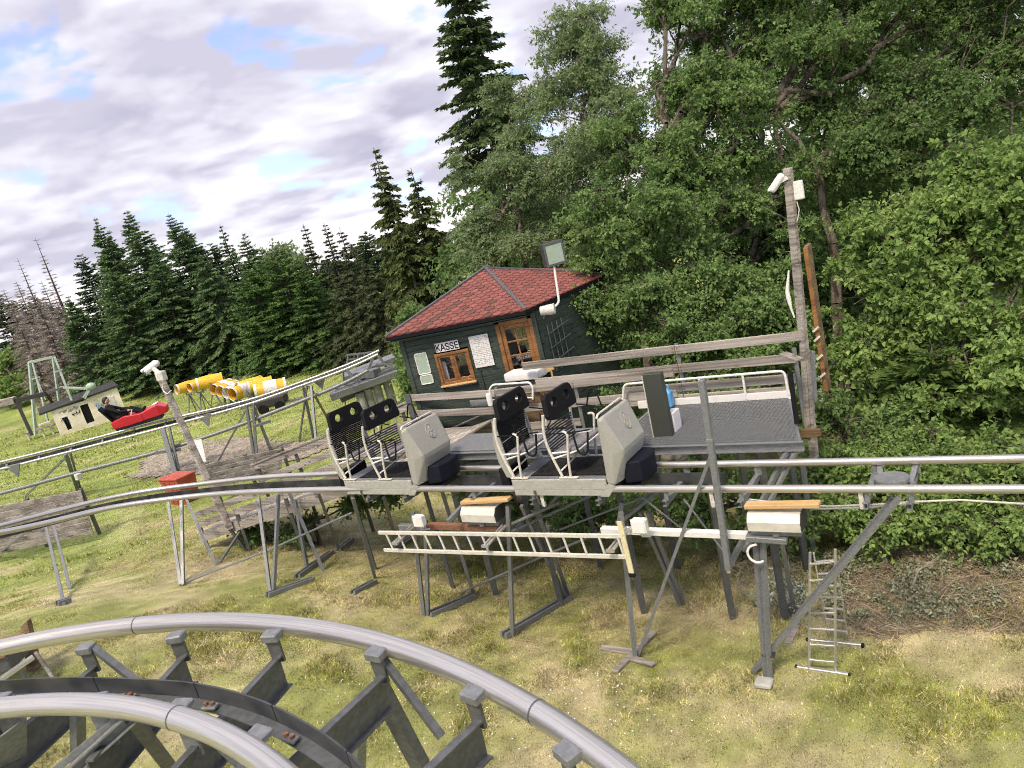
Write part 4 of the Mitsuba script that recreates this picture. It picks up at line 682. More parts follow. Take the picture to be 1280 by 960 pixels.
part(PK, 'head', body_mesh([((J['neck'], .055), (J['head'], .09)), ((J['head'], .10), (SS(.05, 0, 1.20), .095)), ((SS(.11, 0, 1.15), .03), (SS(.145, 0, 1.13), .018)), ((SS(.04, -.10, 1.15), .025), (SS(.04, .10, 1.15), .025))], .015), 'm_skin', True); part(PK, 'hair', body_mesh([((SS(-.0, 0, 1.21), .105), (SS(.03, 0, 1.25), .095)), ((SS(-.03, 0, 1.15), .09), (SS(-.02, 0, 1.22), .10))], .02), 'm_hair', True)
for sg in (-1, 1):
    w0 = SS(.66, .24*sg, .62); hb2 = [((w0, .035), (SS(.74, .24*sg, .62), .04))]
    for i in range(4): f0 = SS(.75, .24*sg+(i-1.5)*.02, .63); hb2 += [((f0, .011), (SS(.80, .24*sg+(i-1.5)*.021, .62), .010)), ((SS(.80, .24*sg+(i-1.5)*.021, .62), .010), (SS(.81, .24*sg+(i-1.5)*.021, .58), .008))]
    hb2 += [((SS(.70, (.24-.03)*sg, .62), .012), (SS(.76, (.24-.055)*sg, .60), .010))]; part(PK, 'hand', body_mesh(hb2, .008), 'm_skin', True)
# ---------------------------------------------------------------- valley station of the lift
LS = thing('lift_station', 'grey steel lift station on round concrete columns behind the fence', 'lift station')
a0, a1, b0_ = [A3(v) for v in [(-7.51,30.277,1.211),(-4.607,30.848,1.405),(-5.598,33.316,0.956)]]
part(LS, 'platform', bar(a0, a1, 1.1, .30, ch=.02), 'm_galv'); part(LS, 'platform', bar(a0+A3([.5, .9, .42]), a1+A3([-.1, .9, .45]), 1.0, .18), 'm_galv')
for pt, pb_ in zip([(-6.333,30.326,1.006),(-6.005,30.543,1.043),(-5.62,30.66,1.094),(-5.184,30.871,1.109)], [(-6.368,30.229,-0.117),(-6.055,30.504,-0.249),(-5.659,30.67,-0.404),(-5.14,30.846,-0.518)]): part(LS, 'column', tube([pt, (pt[0], pt[1], gz(*pb_[:2])-.2)], .19, 14), 'm_concrete', 40)
LSB = [((-6.523,30.958,2.578),(-5.324,31.211,2.365),0.07),((-6.571,30.907,2.388),(-5.505,31.168,2.204),0.05),((-5.298,31.005,2.369),(-4.922,30.771,1.504),0.08),((-5.452,30.756,2.214),(-5.874,30.601,1.643),0.1),((-5.89,30.584,1.579),(-5.465,30.593,1.613),0.1),((-7.318,30.163,1.552),(-4.694,30.714,1.676),0.12),((-6.636,30.51,2.072),(-6.242,30.341,1.445),0.1),((-5.377,30.688,1.962),(-4.612,30.727,1.724),0.06),((-6.457,30.954,2.563),(-6.587,30.853,2.189),0.05),((-6.021,30.935,2.494),(-6.127,30.86,2.216),0.05),((-7.211,30.216,1.367),(-5.509,30.312,1.34),0.12),((-5.461,30.363,1.528),(-4.529,30.704,1.638),0.1)]
for p, q, w in LSB: part(LS, 'strut', bar(p, q, w), 'm_galv')
part(LS, 'machine_box', cbox((-5.735,30.602,1.643), (.9, .5, .35), .03, FRAME), 'm_galv'); part(LS, 'under_beam', bar(a0+A3([.3, .2, -.32]), a1+A3([-.8, .2, -.3]), .4, .25), 'm_galv_dark')
# ---------------------------------------------------------------- snow guns
def snow_gun(p, s, yaw, lab, cov):
    k = thing('snow_gun', lab, 'snow gun', 'snow guns parked in a row on the meadow'); p = A3(p); d = A3([math.cos(yaw), math.sin(yaw), .10]); d /= np.linalg.norm(d); sd = np.cross(UP, d); sd /= np.linalg.norm(sd)
    part(k, 'drum', tube([p-d*.75*s, p-d*.70*s, p-d*.1*s, p+d*.45*s, p+d*.72*s], [A_*s for A_ in (.34, .43, .45, .41, .36)], 20, cap=False), 'm_yellow' if cov != 2 else 'm_white', 30)
    part(k, 'nozzle_ring', tube([p+d*.66*s, p+d*.80*s], .39*s, 20, cap=False), 'm_white', 30); part(k, 'intake_ring', tube([p-d*.82*s, p-d*.70*s], .46*s, 20, cap=False), 'm_white' if cov else 'm_yellow', 30)
    part(k, 'fan_hub', tube([p-d*.6*s, p+d*.3*s], .16*s, 12), 'm_dark')
    if cov: part(k, 'cover', tube([p-d*.35*s, p+d*.3*s], .455*s, 20, cap=False), 'm_white', 30)
    part(k, 'yoke', [bar(p+sd*g*.47*s, p+sd*g*.47*s-UP*.6*s, .1*s, .06*s) for g in (-1, 1)]+[bar(p-sd*.5*s-UP*.62*s, p+sd*.5*s-UP*.62*s, .1*s)], 'm_galv')
    for g in (0, 2.1, 4.2):
        q = p-UP*.62*s; f_ = A3([q[0]+math.cos(g+yaw)*.6*s, q[1]+math.sin(g+yaw)*.6*s, 0]); f_[2] = gz(f_[0], f_[1])-.03; part(k, 'leg', bar(q, f_, .07*s), 'm_galv')
    part(k, 'control_box', cbox(p-UP*.45*s-d*.5*s, (.25*s, .3*s, .3*s), .02), 'm_white')
for (p, s, yaw, lab, cov) in (((-23.163,53.54,-0.871), .95, 3.9, 'yellow snow gun leftmost in the row pointing left', 0), ((-22.134,53.024,-0.866), .85, 4.1, 'yellow snow gun half hidden second from the left', 0), ((-21.023,52.548,-0.711), 1.1, 3.5, 'big yellow snow gun standing highest in the row', 0),
    ((-19.9,51.404,-1.109), 1.0, 4.3, 'yellow and white snow gun fourth in the row', 1), ((-19.302,50.854,-1.228), 1.0, 4.3, 'white banded snow gun fifth in the row', 1), ((-18.711,50.305,-1.343), 1.0, 4.3, 'white snow gun sixth in the row', 2), ((-17.884,49.275,-1.322), 1.1, 4.2, 'white nosed snow gun in the middle front of the row', 1), ((-17.614,50.324,-1.273), 1.1, 3.9, 'yellow snow gun behind, third from the right', 0), ((-16.573,49.308,-1.201), 1.0, 3.5, 'yellow snow gun behind the large right one', 0), ((-14.677,45.26,-0.847), 1.2, 3.4, 'large yellow and white snow gun at the right end of the row', 1)): snow_gun(p, s, yaw, lab, cov)
k = thing('trailer_base', 'black wheeled trailer base below the right end of the snow gun row', 'trailer'); tb = A3((-14.078,42.987,-1.588)); tb[2] = gz(tb[0], tb[1])+.55; part(k, 'chassis', rhull([tb+A3([a, b2, c]) for a in (-.8, .8) for b2 in (-.4, .4) for c in (-.1, .25)], .08), 'm_dark'); part(k, 'drawbar', bar(tb+A3([.7, 0, -.1]), tb+A3([1.9, .2, -.35]), .1), 'm_galv')
for a in (-.5, .5): part(k, 'wheel', tube([tb+A3([a, -.52, -.25]), tb+A3([a, -.36, -.25])], .3, 16), 'm_black', 40)
# ---------------------------------------------------------------- yellow shed, tower and lift gear at far left
YH = thing('yellow_shed', 'small cream plastered shed with dark flat roof and graffiti at far left', 'shed')
y0, y1 = [A3(v) for v in [(-36.579,59.114,-3.239),(-32.237,61.759,-3.441)]]; y1[2] = y0[2] = (y0[2]+y1[2])/2; ye = (y1-y0); YL = np.linalg.norm(ye); ye /= YL; yn = A3([ye[1], -ye[0], 0]); yn = yn if yn[1] < 0 else -yn; YAX = np.stack([ye, -yn, UP], 1)
def Y(t, z, d=0): return y0+ye*t+UP*z+yn*d
yh = 2.25
def ywall(t0, t1, z0, z1): return box(Y((t0+t1)/2, (z0+z1)/2, -.1), (t1-t0, .2, z1-z0), YAX)
dw = (2.05, 2.65, .35, 1.95); sw = (.62, .95, .35, 1.45)
part(YH, 'wall', [ywall(0, sw[0], -.3, yh), ywall(sw[0], sw[1], -.3, sw[2]), ywall(sw[0], sw[1], sw[3], yh), ywall(sw[1], dw[0], -.3, yh), ywall(dw[0], dw[1], -.3, dw[2]), ywall(dw[0], dw[1], dw[3], yh), ywall(dw[1], YL, -.3, yh+.25)], 'm_plaster')
part(YH, 'wall', [box(Y(0.1, yh/2-.15, -1.8), (.2, 3.2, yh+.3), YAX)], 'm_plaster'); part(YH, 'wall', [box(Y(YL-.1, yh/2-.05, -1.8), (.2, 3.2, yh+.5), YAX)], 'm_plaster'); part(YH, 'wall', box(Y(YL/2, yh/2-.15, -3.3), (YL, .2, yh+.3), YAX), 'm_plaster')
part(YH, 'roof', bar(Y(-.8, yh+.02, -1.75), Y(YL+.15, yh+.34, -1.75), 3.75, .14, up=UP), 'm_dark'); part(YH, 'window', box(Y((dw[0]+dw[1])/2, 1.15, -.12), (.62, .03, 1.6), YAX), 'm_black', label='narrow dark window'); part(YH, 'window', box(Y(.785, .9, -.12), (.34, .03, 1.1), YAX), 'm_black')
part(YH, 'door', cbox(Y(4.2, .95, .02), (.8, .05, 1.9), .01, YAX), 'm_white'); gr = []
for i in range(26): 
    t = rng.uniform(.5, 1.9); zz = rng.uniform(1.75, 2.0); gr.append(box(Y(t, zz, .004), (rng.uniform(.05, .25), .004, rng.uniform(.03, .12)), YAX))
part(YH, 'graffiti', gr, 'm_grey_ink', stuff=True)
def scrawl(t0, z0, w, h, n, r): 
    return tube([Y(t0+w*i/n+rng.uniform(-.06, .06), z0+h*(.5+.5*math.sin(i*2.2))+rng.uniform(-.08, .08), .012) for i in range(n)], r, 5)
part(YH, 'graffiti', [scrawl(3.1, 1.1, .95, .7, 14, .03), scrawl(3.3, .6, .7, .4, 9, .03)], 'm_blue', label='blue graffiti scrawl on the right part of the shed'); part(YH, 'graffiti', scrawl(1.25, 1.35, .7, .28, 10, .035), 'm_ink'); part(YH, 'graffiti', scrawl(.5, .8, .5, .7, 9, .035), 'm_ink')
TW = thing('lift_tower', 'pale green steel portal tower behind the cream shed at far left', 'tower')
for p, q, w in [((-39.506,63.826,2.69),(-40.445,62.146,-3.525),0.16),((-39.257,63.792,2.564),(-39.178,62.45,-2.401),0.14),((-37.688,60.791,2.958),(-37.956,58.257,-2.584),0.12),((-37.472,63.825,2.685),(-37.895,62.771,-1.212),0.14),((-36.154,61.791,2.824),(-35.619,60.764,-0.976),0.16),((-39.572,63.831,2.706),(-37.339,63.817,2.654),0.18),((-37.688,60.791,2.958),(-35.687,60.786,2.938),0.14),((-39.163,62.435,1.374),(-38.317,62.453,1.442),0.1),((-36.983,62.476,1.528),(-36.349,62.49,1.578),0.12),((-39.359,61.708,-1.313),(-38.448,61.722,-1.261),0.1),((-38.694,62.567,1.864),(-38.322,61.931,-0.49),0.08),((-35.712,60.116,0.46),(-33.527,59.951,-0.151),0.16),((-34.075,59.793,-0.732),(-33.558,59.918,-0.273),0.14)]: part(TW, 'strut', bar(p, q, w), 'm_mint')
LP = thing('yard_lamp', 'green hooded lamp on an arm above the cream shed roof', 'lamp'); part(LP, 'hood', sphere((-33.26,59.986,-0.021), .40, (1, .8, .75), 2), 'm_mint', True); part(LP, 'stem', bar((-33.338,59.938,-0.196), (-33.98,59.753,-0.884), .10), 'm_mint')
k = thing('lift_gantry', 'dark weathered lift gantry with a sloping post at the far left edge', 'gantry')
for p, q, w, h, mt in [((-37.045,52.088,1.419),(-34.219,52.074,1.368),0.5,0.45,'m_wood'),((-34.232,52.06,1.316),(-31.98,52.053,1.288),0.25,0.3,'m_dark'),((-31.967,52.067,1.341),(-31.385,53.084,1.273),0.14,0.14,'m_galv'),((-34.15,52.024,1.184),(-33.658,51.373,-1.224),0.22,0.22,'m_dark')]: part(k, 'beam', bar(p, q, w, h), mt)
k = thing('wooden_bench', 'pale wooden bench in front of the cream shed', 'bench')
bp = A3((-38.565,60.286,-3.209)); part(k, 'top', bar(bp+A3([-1.1, -.4, .75]), bp+A3([1.4, .6, .75]), .5, .1), 'm_wood'); part(k, 'top', bar(bp+A3([-.3, .3, 1.0]), bp+A3([1.4, .9, 1.05]), .5, .1), 'm_bone')
for dx, dy in ((-1, -.4), (0, 0), (.6, .3), (1.3, .6)): part(k, 'leg', bar(bp+A3([dx, dy, .75]), bp+A3([dx, dy, -.2]), .15), 'm_bone')
# gravel
def patch(name, lab, poly, m, dz, step=.35):
    pg = Polygon(poly); x0, y0, x1, y1 = pg.bounds; xs = np.arange(x0, x1, step); ys = np.arange(y0, y1, step); X, Yv = np.meshgrid(xs, ys, indexing='ij'); q = np.stack([X, Yv, 0*X], -1); off = (meshkit.fbm(q*.7, 3, 5)-.5)*2.2
    from shapely import contains_xy, distance, points
    ins = contains_xy(pg.buffer(0), X.ravel()+off.ravel(), Yv.ravel()-off.ravel()).reshape(X.shape); Zv = G(X, Yv)+(meshkit.fbm(q*1.5, 3, 2)-.5)*.10*np.clip(1.5-np.hypot(X, Yv-10)/40, 0, 1)+dz
    idx = np.arange(X.size).reshape(X.shape); k2 = ins[:-1, :-1] & ins[1:, 1:] & ins[1:, :-1] & ins[:-1, 1:]
    a, b2, c, d = idx[:-1, :-1][k2], idx[1:, :-1][k2], idx[1:, 1:][k2], idx[:-1, 1:][k2]; f = np.concatenate([np.stack([a, b2, c], 1), np.stack([a, c, d], 1)]); v = np.stack([X, Yv, Zv], -1).reshape(-1, 3); t = tm(v, f); t.remove_unreferenced_vertices(); struct(name, lab, t, m, True); return pg
GRAV = patch('gravel_path', 'grey brown gravel strip across the meadow', [p[:2] for p in [(-17.472,32.069,-0.386),(-18.468,36.187,-0.9),(-16.811,37.2,-1.033),(-13.363,34.62,-0.702),(-8.85,29.203,-0.179),(-6.907,29.663,-0.228),(-6.573,27.711,-0.096),(-8.181,26.379,0.01),(-9.662,26.21,0.037),(-11.897,27.37,-0.013),(-13.498,27.044,0.034),(-17.091,30.215,-0.185)]], 'm_gravel', .035)
# ---------------------------------------------------------------- vegetation
NR = np.random.default_rng(21)
def unit(v): return v/np.maximum(np.linalg.norm(v, axis=-1, keepdims=True), 1e-9)
def leaves(P, D, Nn, Ln, Wd, col, fold=.25):
    """diamond leaves: base P, direction D, up normal Nn, length and width"""
    D = unit(D); S_ = unit(np.cross(D, Nn)); N2 = np.cross(S_, D); Ln = np.asarray(Ln)[:, None]; Wd = np.asarray(Wd)[:, None]
    m = P+D*Ln*.45; V = np.stack([P, m+S_*Wd*.5+N2*Wd*fold, P+D*Ln, m-S_*Wd*.5+N2*Wd*fold], 1).reshape(-1, 3)
    k = np.arange(len(P))*4; Fc = np.concatenate([np.stack([k, k+1, k+2], 1), np.stack([k, k+2, k+3], 1)]); return V, Fc, np.repeat(np.clip(col, 0, 1), 4, 0)
def merge(parts):
    V, Fc, C = [], [], []; o = 0
    for v, f, c in parts: V.append(v); Fc.append(f+o); C.append(c); o += len(v)
    return tm(np.concatenate(V), np.concatenate(Fc)), np.concatenate(C)
def tubes_fast(A, B, ra, rb, n=4):
    A = np.asarray(A); B = np.asarray(B); d = unit(B-A); h = np.where(np.abs(d[:, 2:3]) < .9, A3([[0, 0, 1.]]), A3([[1., 0, 0]])); u = unit(np.cross(d, h)); w = np.cross(d, u); th = np.arange(n)*2*np.pi/n
    ring = np.cos(th)[None, :, None]*u[:, None]+np.sin(th)[None, :, None]*w[:, None]
    V = np.concatenate([A[:, None]+ring*np.asarray(ra).reshape(-1, 1, 1), B[:, None]+ring*np.asarray(rb).reshape(-1, 1, 1)], 1).reshape(-1, 3)
    k = np.arange(len(A))[:, None]*2*n; j = np.arange(n); j2 = (j+1) % n
    Fc = np.concatenate([np.stack([k+j, k+j2, k+n+j2], -1).reshape(-1, 3), np.stack([k+j, k+n+j2, k+n+j], -1).reshape(-1, 3)]); return V, Fc
def leafy(name, label, group, blobs, nleaf, size, c0, c1, trunk=None, limbs=True, cat_='tree', shell=.45, gap=.42, elong=.6, twig=.38, droop=.35, parts=('crown', 'trunk'), seed=1, base=None, nsub=12):
    """a broadleaved tree or bush: blobs = (x, y, z, radius); twigs fill the blobs, leaves sit along the twigs"""
    r = np.random.default_rng(seed); k = thing(name, label, cat_, group); B = A3(blobs)
    sub = []
    for b in B:
        for _ in range(nsub):
            dv = unit(r.normal(size=3)*A3([1, 1, .85])); rr_ = b[3]*r.uniform(.18, .36); sub.append([*(b[:3]+dv*b[3]*r.uniform(.3, 1.25)), rr_])
    Q = A3(sub); nt = int(nleaf/11); w = r.choice(len(Q), nt*2, p=Q[:, 3]**2/(Q[:, 3]**2).sum()); dirs = unit(r.normal(size=(nt*2, 3))+A3([0, 0, .35])); rad = r.uniform(.55, 1.05, nt*2)
    P = Q[w, :3]+dirs*(rad*Q[w, 3])[:, None]*A3([1.15, 1.15, .62])
    nz = meshkit.fbm(P*2.2/np.clip(B[:, 3].mean(), .5, 2)+seed*3.1, 3, seed)
    bz_ = meshkit.fbm(P*.9/np.clip(B[:, 3].mean(), .5, 2)+seed*5.7, 2, seed+3)
    keep = (nz > gap-.04) & (bz_ > .40) & (P[:, 2] > G(P[:, 0], P[:, 1])+.05); P = P[keep][:nt]; w = w[keep][:nt]; n = len(P)
    out = unit((P-Q[w, :3])*A3([1, 1, 1.5])); td = unit(out*A3([1, 1, .45])+r.normal(size=(n, 3))*.45+A3([0, 0, -.12])); tl = twig*(.6+.8*r.random(n)); shue = r.random(len(Q))[w]
    L_ = []; T0_, T1_ = P, P+td*tl[:, None]; hue = .5*r.random(n)+.5*shue
    for i in range(11):
        t = (i+.5)/11; q = P+td*(tl*t)[:, None]+A3([0, 0, -1.])*(droop*.12*t*t*tl)[:, None]
        sd = unit(np.cross(td, r.normal(size=(n, 3)))); ld = unit(td*.55+sd+A3([0, 0, -1.])*droop); nn = unit(A3([0, 0, 1.])+r.normal(size=(n, 3))*.55+out*.35)
        s = size*(.65+.7*r.random(n)); col = 1.36*(np.asarray(c0)+(np.asarray(c1)-np.asarray(c0))*np.clip(hue*.6+.5*r.random(n), 0, 1)[:, None]); col = col*(.85+.3*r.random((n, 1)))
        L_.append(leaves(q, ld, nn, s, s*elong, col))
    m, c = merge(L_); part(k, parts[0], m, 'm_leaf', color=c)
    ce = B[:, :3].mean(0)
    if base is None: base = trunk[0] if trunk else (ce[0], ce[1], gz(ce[0], ce[1]))
    TA, TB, ra, rb = [], [], [], []
    def seg(p, q, r0, r1, n_=5, wob=.06):
        p = A3(p); q = A3(q); l = np.linalg.norm(q-p); pts = [p+(q-p)*t+r.normal(size=3)*wob*l*.5*math.sin(math.pi*t) for t in np.linspace(0, 1, n_+1)]
        for i in range(n_): TA.append(pts[i]); TB.append(pts[i+1]); ra.append(r0+(r1-r0)*i/n_); rb.append(r0+(r1-r0)*(i+1)/n_)
        return pts
    tr = trunk or [tuple(base), tuple(ce)]
    rt = .035+.045*B[:, 3].mean()*len(B)**.35
    for i in range(len(tr)-1): seg(tr[i], tr[i+1], rt*(1-.28*i), rt*(1-.28*(i+1)), 5, .05)
    for b in B:
        j = int(np.argmin([np.linalg.norm(A3(t)-b[:3])+max(0, t[2]-b[2])*.6 for t in tr])); s0_ = A3(tr[j])
        pts = seg(s0_, b[:3], rt*.45, rt*.22, 6, .12)
        for e in Q[int(np.where((B == b).all(1))[0][0])*nsub:][:nsub]: seg(pts[-1 if r.random() < .6 else 4], e[:3], rt*.16, .008, 4, .12)
    v, f = tubes_fast(TA, TB, ra, rb, 7)
    idx = r.permutation(n)[:n//3]; v2, f2 = tubes_fast(T0_[idx]-td[idx]*.25, T1_[idx], np.full(len(idx), .006), np.full(len(idx), .002), 3)
    part(k, parts[1], tm(np.concatenate([v, v2]), np.concatenate([f, f2+len(v)])), 'm_bark')
    return k
def spruce(name, label, group, apex, R_, seed, c0=(.04, .08, .038), c1=(.11, .185, .08), dens=1., droop=.5, bare=0., sparse=0., zb=None, power=.75, tips=None, cat_='tree'):
    r = np.random.default_rng(seed); k = thing(name, label, cat_, group); ap = A3(apex); bz = gz(ap[0], ap[1]) if zb is None else zb; h = ap[2]-bz; dead = tips == 'dead'
    ns = int(h/.30*dens**.3); Pn, Dn, Nn, Sz, Cc = [], [], [], [], []; BA, BB, br = [], [], []
    z0 = .04+bare
    for i in range(ns):
        t = 1-(1-z0)*((i+.5)/ns)**.92; z = bz+h*t; env = R_*min(1., (1-t)/.92)**power*(1.0 if t > .12 else .85)
        nb = int(r.integers(5, 8)) if t < .93 else 3
        for j in range(nb):
            if r.random() < sparse: continue
            an = r.random()*6.283; l = max(.12, env*r.uniform(.62, 1.12)*(.80+.35*meshkit.noise(A3([an*1.2+seed*7, t*9., seed]))));
            up0 = .55*t*t-.12*droop+r.normal()*.10; d = A3([math.cos(an), math.sin(an), up0]); m = max(3, int(l/.26)); prev = A3([ap[0], ap[1], z])
            for s in range(1, m+1):
                u = s/m; q = A3([ap[0], ap[1], z])+d*l*u-UP*droop*l*.42*u*u+UP*.16*l*max(0, u-.7)
                BA.append(prev); BB.append(q); br.append(.012*(1-u)+.004+.012*(1-t)*(1-u)); 
                if u > .12+.1*(1-t):
                    dd = q-prev; dd /= np.linalg.norm(dd); sd = np.cross(dd, UP); sd /= np.linalg.norm(sd); wdt = (.12+.30*(1-abs(u-.55)*1.1))*min(1, l/1.2+.25)
                    for g_ in (-1, 1):
                        for _ in range(max(1, int(round(2*dens)))):
                            pp = prev+(q-prev)*r.random(); Pn.append(pp); Dn.append(dd*.75+sd*g_*r.uniform(.4, 1.2)-UP*droop*r.uniform(.1, .9)); Nn.append(UP*.35+r.normal(size=3)*.75); Sz.append(wdt*r.uniform(.7, 1.5)); 
                    Pn.append(prev); Dn.append(dd-UP*.2); Nn.append(UP*.3+r.normal(size=3)*.75); Sz.append(.30*r.uniform(.8, 1.2)); Cc += [u]*(2*max(1, int(round(2*dens)))+1)
                prev = q
    Pn = A3(Pn); Dn = A3(Dn); Nn = A3(Nn); Sz = A3(Sz); u = A3(Cc); n = len(Pn)
    mixv = np.clip(.25+.5*r.random(n)+.35*(u-.5)*(r.random(n) > .5), 0, 1)[:, None]; col = (np.asarray(c0)+(np.asarray(c1)-np.asarray(c0))*mixv)*(.8+.4*r.random((n, 1)))
    if not dead:
        m_, c_ = merge([leaves(Pn, Dn, Nn, Sz, Sz*.40, col, .12), leaves(Pn+r.normal(size=(n, 3))*.05, unit(Dn)+r.normal(size=(n, 3))*.35-UP*.25*droop, Nn, Sz*.8, Sz*.30, col*.9, .1)]); part(k, 'crown', m_, 'm_needle', color=c_)
    else:
        s = r.permutation(n)[:int(n*.75)]; v, f = tubes_fast(Pn[s], Pn[s]+unit(Dn[s])*Sz[s][:, None]*1.2, np.full(len(s), .016), np.full(len(s), .006), 3); part(k, 'dead_twigs', tm(v, f), 'm_vc', color=np.repeat(col[s], 6, 0))
    v, f = tubes_fast(BA, BB, np.array(br)*1.2, np.array(br)*.8, 4); tk, tf = tubes_fast([A3([ap[0], ap[1], bz-.1]), A3([ap[0], ap[1], bz+h*.5])], [A3([ap[0], ap[1], bz+h*.5]), ap+UP*.1], [.012*h+.05, .007*h+.03], [.007*h+.03, .012], 9)
    part(k, 'trunk', tm(np.concatenate([tk, v]), np.concatenate([tf, f+len(tk)])), 'm_bark')
    return k
FAST_VEG = False
# conifers beyond the meadow, left to right
CON = [((-39.427,73.32,7.153), 3.0, 'low dark spruce at the left end of the spruce row', 1.0), ((-35.693,76.111,13.641), 3.4, 'dark pointed spruce, first tall one from the left of the row', 1.0), ((-32.499,76.096,13.586), 3.5, 'dark pointed spruce, second tall one from the left of the row', 1.0), ((-28.164,74.709,12.288), 3.4, 'dark spruce, third tall one from the left of the row', 1.0),
    ((-27.974,76.56,11.471), 3.2, 'spruce close behind the third tall one of the row', .9), ((-23.974,75.176,10.184), 2.4, 'thin topped spruce rising behind the light green one', .8), ((-21.733,73.804,8.941), 2.8, 'short spruce rising right behind the thin topped one', .8), ((-29.779,71.755,9.024), 3.7, 'broad dark spruce filling the gap in front of the row', 1.0), ((-25.058,70.442,7.999), 3.9, 'broad dark spruce left of the light green one', 1.0), ((-33.433,70.639,8.729), 3.6, 'broad dark spruce in front of the two tallest of the row', 1.0)]
for i, (p, R_, lab, dn) in enumerate(CON): spruce('spruce_tree', lab, 'spruces at the far edge of the meadow', p, R_*NR.uniform(1.2, 1.45), 100+i, A3([.062, .118, .054])*NR.uniform(.85, 1.2), A3([.18, .275, .118])*NR.uniform(.8, 1.2), dens=dn*1.5, droop=NR.uniform(.3, .6), power=NR.uniform(.74, .92), sparse=NR.uniform(.02, .15))
for i, (p, R_, lab) in enumerate((((-16.448,62.735,6.317), 4.9, 'wide light green spruce in the middle of the far row'), ((-19.123,63.628,5.789), 3.9, 'light green spruce half merged with the wide one on its left'), ((-14.198,61.179,4.394), 3.6, 'light green spruce half merged with the wide one on its right'))): spruce('spruce_tree', lab, 'spruces at the far edge of the meadow', p, R_*1.2, 130+i, (.06, .12, .04), (.16, .265, .09), dens=1.4, droop=.3, power=.6)
for i, (p, R_, lab, sp) in enumerate((((-14.296,66.395,8.358), 1.5, 'scraggy thin spruce behind the light green ones', .35), ((-12.334,65.265,8.011), 1.6, 'second scraggy spruce with gaps in its crown', .35), ((-10.963,64.082,7.467), 1.7, 'third scraggy spruce beside the drooping spruces', .35), ((-10.731,57.945,3.925), 3.2, 'dark spruce between the light green spruce and the drooping ones', 0.), ((-8.426,55.02,4.6), 3.0, 'dark spruce behind the lift station', 0.))): spruce('spruce_tree', lab, None, p, R_*1.35, 150+i, (.045, .06, .034), (.11, .135, .07), dens=1.2, droop=.6, sparse=sp)
for i, (p, R_, lab) in enumerate((((-4.472,44.419,11.37), 3.0, 'gnarled spruce with drooping limbs left of the tallest spruce'), ((-2.549,41.893,9.688), 2.9, 'drooping spruce close beside the tallest spruce'), ((-3.806,40.363,7.86), 2.6, 'shorter drooping spruce behind the hut roof corner'))): spruce('drooping_spruce', lab, None, p, R_, 170+i, (.05, .068, .032), (.13, .17, .06), dens=1.6, droop=.95, sparse=.18)
spruce('tall_spruce', 'tallest dark spruce rising above all other trees against the clouds', None, (1.867,38.061,18.503), 4.3, 180, (.052, .082, .045), (.145, .205, .085), dens=2.6, droop=.7, sparse=.27, power=.6)
SECOND = ('spruce tip just behind the first tall spruce', 'spruce tip in the gap between the first and second tall spruces', 'spruce tip in the gap between the second and third tall spruces', 'spruce tip right behind the third tall spruce', 'spruce tip left behind the thin topped one', 'spruce tip between the thin topped one and the pale round tree', 'spruce tip right behind the pale round tree', 'spruce tip right behind the scraggy spruces', 'spruce tip between the scraggy spruces and the drooping ones')
for i, p in enumerate([(-44.201,87.86,11.119),(-40.369,88.055,11.843),(-36.218,87.791,10.865),(-31.597,88.366,9.161),(-29.944,88.31,8.954),(-24.488,87.765,6.938),(-20.179,86.33,5.461),(-13.231,82.14,5.291),(-11.288,80.324,6.237)]): spruce('spruce_tree', SECOND[i], None, p, NR.uniform(3.6, 4.6), 400+i, (.04, .07, .035), (.10, .155, .07), dens=1.2, droop=.45, power=.6)
# dead spruces
for i, (p, R_, lab) in enumerate((((-43.497,79.139,13.347), 1.3, 'bare dead spruce trunk, taller of the two at far left'), ((-47.561,81.863,11.928), 1.4, 'bare dead spruce trunk, lower of the two at far left'))): spruce('dead_spruce', lab, None, p, R_, 200+i, (.16, .14, .13), (.30, .27, .25), dens=.5, droop=.3, sparse=.35, tips='dead')
BLEACHED = ('leftmost grey dead spruce of the bleached stand', 'grey dead spruce of the bleached stand, below the lower bare trunk', 'grey dead spruce in the middle of the bleached stand', 'grey dead spruce of the bleached stand, right under the taller bare trunk', 'rightmost grey dead spruce touching the green ones', 'low grey dead spruce in front at the left of the bleached stand', 'low grey dead spruce in front, straight above the steel tower')
for i, (p, R_) in enumerate([((-52.351,85.305,9.332),2.6),((-49.523,83.358,9.795),2.8),((-47.697,82.101,8.978),2.8),((-45.661,81.107,9.132),2.6),((-43.644,78.664,7.759),2.4),((-46.925,76.618,7.854),2.6),((-43.644,75.456,7.389),2.6)]): spruce('dead_spruce', BLEACHED[i], 'bleached dead spruces', p, R_, 210+i, (.20, .17, .155), (.44, .39, .365), dens=1.5, droop=.5, tips='dead')
FARLEFT = ('green spruce behind the bleached stand, cut by the left picture edge', 'green spruce behind the left end of the bleached stand', 'green spruce behind the middle of the bleached stand', 'green spruce behind the right end of the bleached stand')
for i, p in enumerate([(-59.844,95.618,9.162),(-59.164,97.352,7.912),(-57.299,98.339,7.732),(-54.132,95.927,6.476)]): spruce('spruce_tree', FARLEFT[i], None, p, 4.6, 430+i, (.06, .085, .05), (.14, .18, .10), dens=1.1, droop=.4, power=.6)
